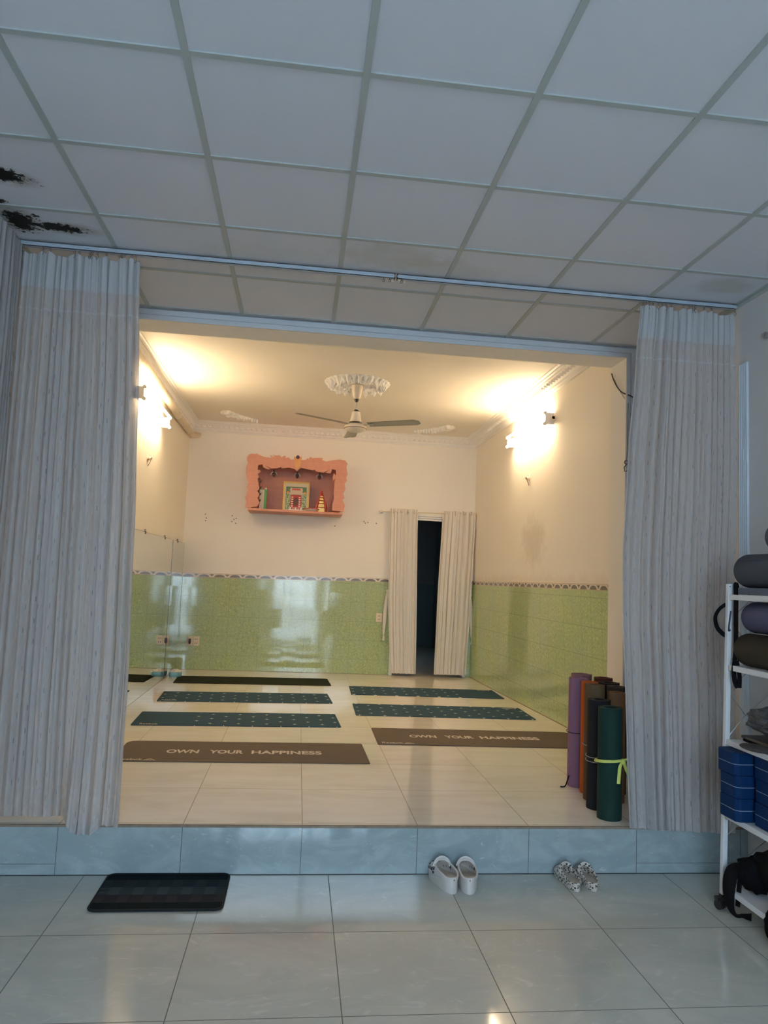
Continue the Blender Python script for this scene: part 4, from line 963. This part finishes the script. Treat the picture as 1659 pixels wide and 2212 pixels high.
M_CLOG = simple('off_white_foam_clog', (.60, .56, .53), .5, var=.06)
M_CLOGIN = simple('beige_footbed', (.50, .44, .36), .7, var=.08)
def leo_mat():
    m = Mat('spotted_foam_clog', (.6, .55, .5), .5); x, y, z = m.pos('object')
    v = m.voro(85); n = m.noise(70, 2)
    m.color(m.mix((v + (n - .5) * .35).ss(.46, .34), (.60, .54, .48), (.02, .018, .017))); return m.m
M_LEO = leo_mat()
def clog(label, loc, rz, L, W, sole, hi, mat_, holes, platform):
    """heel at -y, toe at +y; the sole stands on the floor"""
    t = thing('clog', label, 'clog', loc, (0, 0, rz), group='clogs in front of the step')
    def half(s):                         # half width along the length
        e = (1 - abs(2 * s - 1) ** 3.2) ** .5 if 0 < s < 1 else 0
        return W / 2 * e * (.82 + .18 * math.sin(min(1, s * 1.15) * PI * .62))
    def cen(s): return .010 * math.sin(PI * s) * 1.0
    S_ = MB(); n = 30
    def sole_h(s): return sole * (1.0 - .42 * max(0, min(1, (s - .25) / .5)) if platform else 1.0 - .25 * s)
    def lift(s): return .010 * max(0, (s - .8) / .2) ** 2
    ring = []
    for i in range(n + 1): s = .001 + .998 * (1 - math.cos(PI * i / n)) / 2; ring.append(s)
    vs = []; fs = []
    for s in ring:
        for sg in (-1, 1):
            for zf, k in ((0, .93), (.2, 1.0), (.8, 1.0), (1, .985)):
                vs.append((cen(s) + sg * half(s) * k, (s - .5) * L, lift(s) + sole_h(s) * zf))
    for i in range(n):
        a, b = 8 * i, 8 * i + 8
        for q in range(3): fs += [(a + q, b + q, b + q + 1, a + q + 1), (b + 4 + q, a + 4 + q, a + 5 + q, b + 5 + q)]
        fs += [(a, a + 4, b + 4, b), (a + 3, b + 3, b + 7, a + 7)]
    e = 8 * n; fs += [(0, 1, 2, 3, 7, 6, 5, 4), (e + 4, e + 5, e + 6, e + 7, e + 3, e + 2, e + 1, e)]
    S_.add(vs, fs); S_.build('sole', mat_, t, smooth=True)
    def cov(s):
        if s < .60: return .18 + .30 * max(0, (s - .05) / .55) ** 2.2 + .12 * max(0, (.10 - s) / .10)
        k = min(1, (s - .60) / .12); return .48 + .52 * (k * k * (3 - 2 * k))
    def prof(s):
        top = hi * (math.sin(PI * min(.5, .16 + s * .55)) if s < .62 else math.sin(PI * min(.5, .16 + .62 * .55)) * (1 - max(0, (s - .62) / .38) ** 2.0 * .80))
        return top
    up = MB(); nv = 12
    def surf(s, v, sg):
        a = v * cov(s) * PI / 2; w = half(s)
        x = cen(s) + sg * (w * (math.cos(a) ** .75 if a < PI / 2 - 1e-4 else 0) * (1.0 + .05 * math.sin(a * 2)))
        z = lift(s) + sole_h(s) - .003 + prof(s) * math.sin(a)
        return (x, (s - .5) * L, z)
    for sg in (-1, 1): up.grid(lambda a, b: surf(.001 + .998 * (1 - math.cos(PI * a)) / 2, b, sg), 34, nv)
    o = up.build('upper', mat_, t, smooth='all')
    bmx = bmesh.new(); bmx.from_mesh(o.data); bmesh.ops.remove_doubles(bmx, verts=bmx.verts[:], dist=.0006); bmesh.ops.recalc_face_normals(bmx, faces=bmx.faces[:]); bmx.to_mesh(o.data); bmx.free()
    sm = o.modifiers.new('shell', 'SOLIDIFY'); sm.thickness = .0055; sm.offset = 0
    rim = [surf(s, 1, -1) for s in [.69 - .68 * i / 26 for i in range(27)]] + [surf(s, 1, 1) for s in [.01 + .68 * i / 26 for i in range(27)]]
    MB().tube(rim, .0052, 8, closed=True).build('rim', mat_, t, smooth=True)
    fb = MB()
    fb.grid(lambda a, b: (cen(a) + (2 * b - 1) * half(.002 + .996 * a) * .93, (.002 + .996 * a - .5) * L, lift(a) + sole_h(a) + .0015), 26, 6)
    fb.build('footbed', M_CLOGIN, t, smooth=True)
    if holes:
        for sg in (-1, 1):
            for s in (.60, .68, .76, .84):
                p0 = Vector(surf(s, .30, sg)); p1 = Vector(surf(s, .36, sg)); nn = Vector((sg, 0, .35)).normalized()
                MB().cyl(p0 - nn * .002, p0 + nn * .0034, .0085 * (1.1 - .25 * (s - .6) / .24), n=12).build('vent_hole', M_BLACK, t)
        for s, v, sg in ((.80, .75, -1), (.84, .8, 1), (.74, .9, 1), (.88, .55, -1)):
            p0 = Vector(surf(s, v, sg)); MB().cyl(p0 - Vector((0, 0, .002)), p0 + Vector((0, .001, .0045)), .0065, n=12).build('vent_hole', M_BLACK, t)
    # heel strap lying forward over the instep
    st_ = [(cen(.6) + .98 * W / 2 * math.cos(a) * .94, (.60 - .5) * L + .018 * math.sin(a) + .0, lift(.6) + sole_h(.6) + hi * .42 + hi * .62 * math.sin(a)) for a in [PI * i / 20 for i in range(21)]]
    MB().tube(st_, .0078, 8, flat=.42, up=(0, 1, 0)).build('strap', mat_, t, smooth=True)
    for sg in (-1, 1):
        q = Vector((cen(.6) + sg * W / 2 * .93, (.6 - .5) * L, sole_h(.6) + hi * .42)); MB().cyl(q - Vector((sg * .004, 0, 0)), q + Vector((sg * .006, 0, 0)), .009, n=12).build('rivet', M_BLACK if holes else mat_, t)
    return t
clog('off-white platform clog of the pair, turned so its vented side shows', (.800, 3.728, 0), .26, .245, .098, .062, .068, M_CLOG, True, True)
clog('off-white platform clog of the pair, pointing straight at the step', (.913, 3.724, 0), -.02, .242, .096, .062, .068, M_CLOG, True, True)
clog('black-spotted clog of the smaller pair, nearer the off-white clogs', (1.452, 3.735, 0), .16, .215, .078, .028, .058, M_LEO, False, False)
clog('black-spotted clog of the smaller pair, nearer the white rack', (1.552, 3.735, 0), .07, .212, .076, .028, .056, M_LEO, False, False)

# ------------------------------------------------------------------ white folding rack on castors with its load
LEAN = .0235
def sx(z): return 2.107 + LEAN * z
RK = thing('storage_rack', 'white metal folding rack on castors along the right wall', 'rack')
RY1, RY0, RD, PW = 3.445, 2.725, .345, .024
SHZ = (.118, .455, .803, 1.165, 1.512)
for yy_, xo in ((RY1 - PW, 0), (RY1 - PW, RD - PW), (RY0, 0), (RY0, RD - PW)):
    pst = MB(); z0, z1 = .068, 1.565
    pst.add([(sx(z) + xo + a, yy_ + b, z) for z in (z0, z1) for a, b in ((0, 0), (PW, 0), (PW, PW), (0, PW))], [(0, 1, 2, 3), (4, 5, 6, 7), (0, 1, 5, 4), (1, 2, 6, 5), (2, 3, 7, 6), (3, 0, 4, 7)])
    po = pst.build('post', M_WHITEMETAL, RK, bevel=.002)
    for z in (SHZ[0] - .012, SHZ[2] - .012, 1.552): MB().cyl((sx(z) + xo + .008, yy_ - .0015, z), (sx(z) + xo + .008, yy_ + .001, z), .003, n=8).build('screw', M_DARKSTEEL, po)
    cs = MB().box(sx(0) + xo, sx(0) + xo + PW, yy_, yy_ + PW, .056, .0679).build('castor', M_BLACK, RK)
    cx_, cy_ = sx(0) + xo + PW / 2 - .008, yy_ + PW / 2
    MB().cyl((cx_ - .006, cy_ - .004, .023), (cx_ + .010, cy_ + .004, .023), .0225, n=20).cyl((cx_ - .022, cy_ - .008, .023), (cx_ - .010, cy_ - .004, .023), .0225, n=20).build('wheel', M_BLACK, cs, smooth=True)
    MB().box(cx_ - .026, cx_ + .014, cy_ - .016, cy_ + .016, .040, .0555).build('fork', M_BLACK, cs)
for z in SHZ:
    xa, xb = sx(z) + .006, sx(z) + RD - .004
    sh = MB().box(xa, xb, RY0 + .004, RY1 - PW - .001, z - .004, z)
    sh.box(xa, xa + .003, RY0 + PW + .001, RY1 - PW - .001, z - .026, z - .0041).box(xb - .003, xb, RY0 + PW, RY1 - PW - .001, z - .026, z - .0041).box(xa, xb, RY1 - PW - .004, RY1 - PW - .001, z - .026, z - .0041)
    sh.build('shelf', M_WHITEMETAL, RK)
for a, b in zip(SHZ, SHZ[1:]):
    br = MB(); h = b - a; yq = RY1 - PW / 2
    xm = lambda z: sx(z) + RD / 2
    for z0, z1 in ((a + .005, a + h * .38), (a + h * .62, a + h * .38)): pass
    br.tube([(sx(a) + .022, yq, a + .01), (xm(a) - .06, yq, a + h * .32), (sx(b) + RD - .022, yq, a + h * .80)], .0022, 6)
    br.tube([(sx(a) + RD - .022, yq + .005, a + .01), (xm(a) - .06 + .0, yq + .005, a + h * .33), (sx(b) + .022, yq + .005, a + h * .62)], .0022, 6)
    br.tube([(sx(b) + .022, yq, a + h * .66), (xm(b) - .05, yq, b - .03)], .0022, 6).tube([(sx(b) + RD - .022, yq, a + h * .82), (xm(b) - .05, yq, b - .03)], .0022, 6)
    br.build('brace', M_STEEL, RK)
# rolled mats lying on the upper shelves
def lying_roll(lab, x, z, r, y1, y0, col, cat='rolled mat', squash=1.0, name='rolled_mat', rough=.7):
    t = thing(name, lab, cat, (x, (y0 + y1) / 2, z), group='rolled mats on the white rack')
    h = (y1 - y0) / 2; m_ = simple('foam_' + str(int(z * 1000)), col, rough, var=.08, scale=30, bump=.1, spec=.2)
    prof = [(0, -h), (r * .80, -h), (r * .95, -h + .006), (r, -h + .02), (r, h - .02), (r * .95, h - .006), (r * .80, h), (0, h)]
    mb = MB(); n = 40; vs = []
    for rr, yy2 in prof:
        for k in range(n):
            a = 2 * PI * k / n; vs.append((rr * math.cos(a) * squash, yy2, rr * math.sin(a)))
    fs = [(i * n + k, i * n + (k + 1) % n, (i + 1) * n + (k + 1) % n, (i + 1) * n + k) for i in range(len(prof) - 1) for k in range(n)]
    mb.add(vs, fs).build('roll', m_, t, smooth=True)
    MB().tube(resample([(-r * squash * math.cos(q) * 1.004, -h + .03 + (2 * h - .06) * i / 12, r * 1.004 * math.sin(q)) for i, q in [(i, .62) for i in range(13)]], 24), .0022, 6).build('loose_edge', m_, t)
    for e in (-1, 1):
        sp_ = [((.012 + (r * .85 - .012) * i / 90) * math.cos(i * .35) * squash, e * (h + .0006), (.012 + (r * .85 - .012) * i / 90) * math.sin(i * .35)) for i in range(91)]
        MB().tube(sp_, .0014, 4).build('spiral_end', M_BLACKCLOTH, t)
    return t
tag(MB().grid(lambda a, b: (sx(1.5) + .026 + .30 * a, 2.78 + .60 * b, 1.5145 + .0), 4, 4).grid(lambda a, b: (sx(1.5) + .026 + .30 * a, 2.78 + .60 * b, 1.548 - .004 * math.sin(PI * a)), 10, 10).box(sx(1.5) + .026, sx(1.5) + .326, 2.78, 3.38, 1.5146, 1.5478).build('folded_mat', simple('slate_blue_foam', (.085, .105, .15), .7), None), 'flat folded slate blue mat under the roll on top of the rack', 'folded mat')
lying_roll('dark slate blue rolled mat lying on the top of the white rack', 2.232, 1.632, .083, 3.400, 2.80, (.055, .070, .095))
lying_roll('blue-grey rolled mat highest on the rack, at the very edge of the picture', 2.226, 1.7875, .072, 3.16, 2.66, (.075, .095, .125))
lying_roll('olive black rolled mat lying on the second shelf from the top of the rack', 2.228, 1.2455, .0795, 3.395, 2.80, (.035, .031, .022), squash=1.05)
lying_roll('lavender blue rolled mat lying on the olive black roll in the rack', 2.262, 1.404, .077, 3.385, 2.81, (.085, .09, .17), squash=1.08)
# black carrying strap hung on the far post
sx0 = sx(1.5)
stp = thing('carry_strap', 'black webbing strap dangling from the outer post of the rack', 'strap')
MB().tube(resample([(sx0 + .045, 3.405, 1.516), (sx0 + .026, 3.398, 1.565), (sx0 + .022, 3.390, 1.50), (sx0 + .022, 3.392, 1.40), (sx0 + .020, 3.390, 1.25), (sx0 + .014, 3.390, 1.19)], 40), .013, 8, flat=.18, up=(0, 1, .1)).build('webbing', M_BLACKCLOTH, stp, smooth=True)
MB().tube(resample([(sx0 + .012, 3.385, 1.19), (sx0 + .004, 3.382, 1.14), (sx0 + .010, 3.382, 1.09), (sx0 + .026, 3.384, 1.06)], 16), .013, 8, flat=.18, up=(0, 1, .2)).tube(resample([(sx0 + .016, 3.379, 1.19), (sx0 + .030, 3.377, 1.12), (sx0 + .030, 3.378, 1.058)], 16), .012, 8, flat=.18, up=(0, 1, -.1)).build('strap_end', M_BLACKCLOTH, stp, smooth=True)
MB().tube(resample([(sx0 + .004, 3.45, 1.462), (sx0 - .030, 3.452, 1.435), (sx0 - .050, 3.452, 1.395), (sx0 - .040, 3.452, 1.345), (sx0 - .012, 3.45, 1.315), (sx0 + .004, 3.45, 1.305)], 30), .011, 8, flat=.2, up=(0, 1, .4)).build('loop', M_BLACKCLOTH, stp, smooth=True)
MB().tube(resample([(sx0 + .012, 3.417, 1.43), (sx0 + .002, 3.417, 1.36), (sx0 + .0, 3.417, 1.338)], 8), .004, 6).ell((sx0 + .002, 3.416, 1.335), .008, .004, .007, 8, 6).build('buckle', simple('navy_plastic', (.02, .03, .06), .4), stp)
# crumpled grey bag and flat black bundle on the third shelf
M_GREYBAG = simple('dark_grey_nylon', (.060, .066, .074), .6, var=.2, scale=12)
def crump(d):
    k = 1 + .30 * abs(mnoise.noise(d * 1.6 + Vector((1.3, 0, 2)))) - .20 * abs(mnoise.noise(d * 3.1 + Vector((5, 1, 2)))) + .07 * mnoise.noise(d * 7)
    return k
bg_ = tag(MB().ell((2.300, 3.185, .922), .150, .215, .074, 40, 26, crump).build('nylon_bag', M_GREYBAG, None), 'crumpled dark grey nylon bag on the middle shelf of the rack', 'bag')
fb_ = thing('folded_bag', 'flat black folded bag under the crumpled grey bag', 'bag')
MB().box(2.192, 2.43, 2.85, 3.385, .8035, .8175).build('lower_fold', M_BLACKCLOTH, fb_, bevel=.006)
MB().box(2.186, 2.41, 2.87, 3.39, .818, .833).build('upper_fold', simple('black_nylon', (.012, .012, .013), .4), fb_, bevel=.006)
MB().tube(resample([(2.185, 3.35, .826), (2.182, 3.15, .822), (2.184, 2.95, .826)], 12), .0035, 6).build('zip', M_DARKSTEEL, fb_)
tag(MB().ell((2.118, 3.165, .8185), .062, .09, .0125, 28, 10).build('pouch', simple('charcoal_felt', (.055, .05, .048), .8), None, smooth=True), 'flat charcoal pouch jutting over the front edge of the middle shelf', 'pouch')
# foam blocks
def block_mat():
    m = Mat('royal_blue_foam', (.01, .09, .32), .65, spec=.25); x, y, z = m.pos('object')
    c = m.mix(m.noise(90, 3), (.0015, .020, .078), (.002, .028, .100)); m.b.inputs['Specular IOR Level'].default_value = .15
    m.color(m.mix((z - .053).ab() < .0013, c, (.28, .36, .46))); m.bump(m.noise(200, 2), .1, .002); return m.m
M_BLOCK = block_mat()
def block(lab, x, y, z, rz, w_=.225, d_=.150, h_=.1055):
    c = .018; pl = [(c, 0), (w_ - c, 0), (w_, c), (w_, d_ - c), (w_ - c, d_), (c, d_), (0, d_ - c), (0, c)]
    o = MB().prism(pl, lambda a, b, d: (a, b, d), 0, h_).build('yoga_block', M_BLOCK, None, bevel=.006)
    o.location = (x, y, z); o.rotation_euler = (0, 0, rz); return tag(o, lab, 'foam block', 'blue foam blocks on the white rack')
for k, nm in enumerate(('bottom', 'middle', 'top')):
    block('royal blue foam block, %s of the pile next to the rack post' % nm, 2.083 - (.012 if k == 2 else 0), 3.262 - .003 * k, .456 + k * .106, .012 + .01 * (k == 2))
    block('royal blue foam block, %s of the pile at the picture edge' % nm, 2.150 + .004 * (k % 2), 3.098, .456 + k * .106 - (.0 if k < 2 else 0), -.01)
# black bags on the bottom shelf
M_BLACKNET = simple('black_mesh_cloth', (.004, .0044, .0055), .9, var=.5, scale=40, bump=.6, spec=.12)
bb = thing('black_bag', 'big black mesh bag slumped on the bottom shelf of the rack', 'bag')
def crump2(d): return 1 + .22 * mnoise.noise(d * 2.2 + Vector((3, 3, 1))) + .10 * mnoise.noise(d * 5.3)
MB().ell((2.315, 3.12, .262), .150, .235, .142, 40, 28, crump2).build('bag_body', M_BLACKNET, bb, smooth='all')
MB().ell((2.215, 3.315, .205), .085, .080, .078, 28, 18, lambda d: 1 + .25 * mnoise.noise(d * 3)).build('bag_mouth', M_BLACKNET, bb, smooth='all')
MB().tube(resample([(2.165, 3.33, .235), (2.120, 3.352, .205), (2.100, 3.352, .13), (2.103, 3.345, .05), (2.125, 3.335, .012), (2.155, 3.325, .014), (2.185, 3.31, .012)], 40), [.020 + .012 * math.sin(i * .16) for i in range(41)], 10, flat=.55, up=(1, .5, 0)).build('strap', M_BLACKCLOTH, bb, smooth=True)
MB().tube(resample([(2.165, 3.34, .20), (2.145, 3.335, .16), (2.135, 3.33, .10), (2.130, 3.33, .055)], 16), .012, 8, flat=.4, up=(1, .5, 0)).build('strap_end', M_BLACKCLOTH, bb, smooth=True)
MB().tube([(2.152, 3.392, .2455 + .0), ] + [(2.152 + .009 * math.sin(a), 3.39, .236 + .011 * math.cos(a)) for a in [i * PI / 8 for i in range(1, 16)]], .0016, 6, closed=True).tube([(2.16, 3.388, .232), (2.20, 3.36, .235)], .004, 6).build('ring', M_STEEL, bb)
hb_ = thing('hanging_bag', 'black drawstring bag hanging off the bottom shelf at the picture edge', 'bag')
MB().ell((2.135, 3.065, .082), .034, .055, .080, 24, 16, lambda d: 1 + .2 * mnoise.noise(d * 3 + Vector((9, 0, 0)))).build('bag_body', M_BLACKNET, hb_, smooth='all')
MB().tube([(2.13, 3.08, .14), (2.125, 3.085, .155), (2.15, 3.085, .165)], .006, 6).build('drawstring', M_BLACKCLOTH, hb_)

# ------------------------------------------------------------------ view
scene.view_settings.view_transform = 'Standard'; scene.view_settings.look = 'None'; scene.view_settings.exposure = 0.0; scene.view_settings.gamma = 1.0
scene.view_settings.use_curve_mapping = False
cy_ = scene.cycles
cy_.use_denoising = True
cy_.max_bounces = 14; cy_.diffuse_bounces = 11; cy_.glossy_bounces = 6; cy_.transmission_bounces = 6
cy_.sample_clamp_indirect = 8.0
cy_.caustics_reflective = False; cy_.caustics_refractive = False
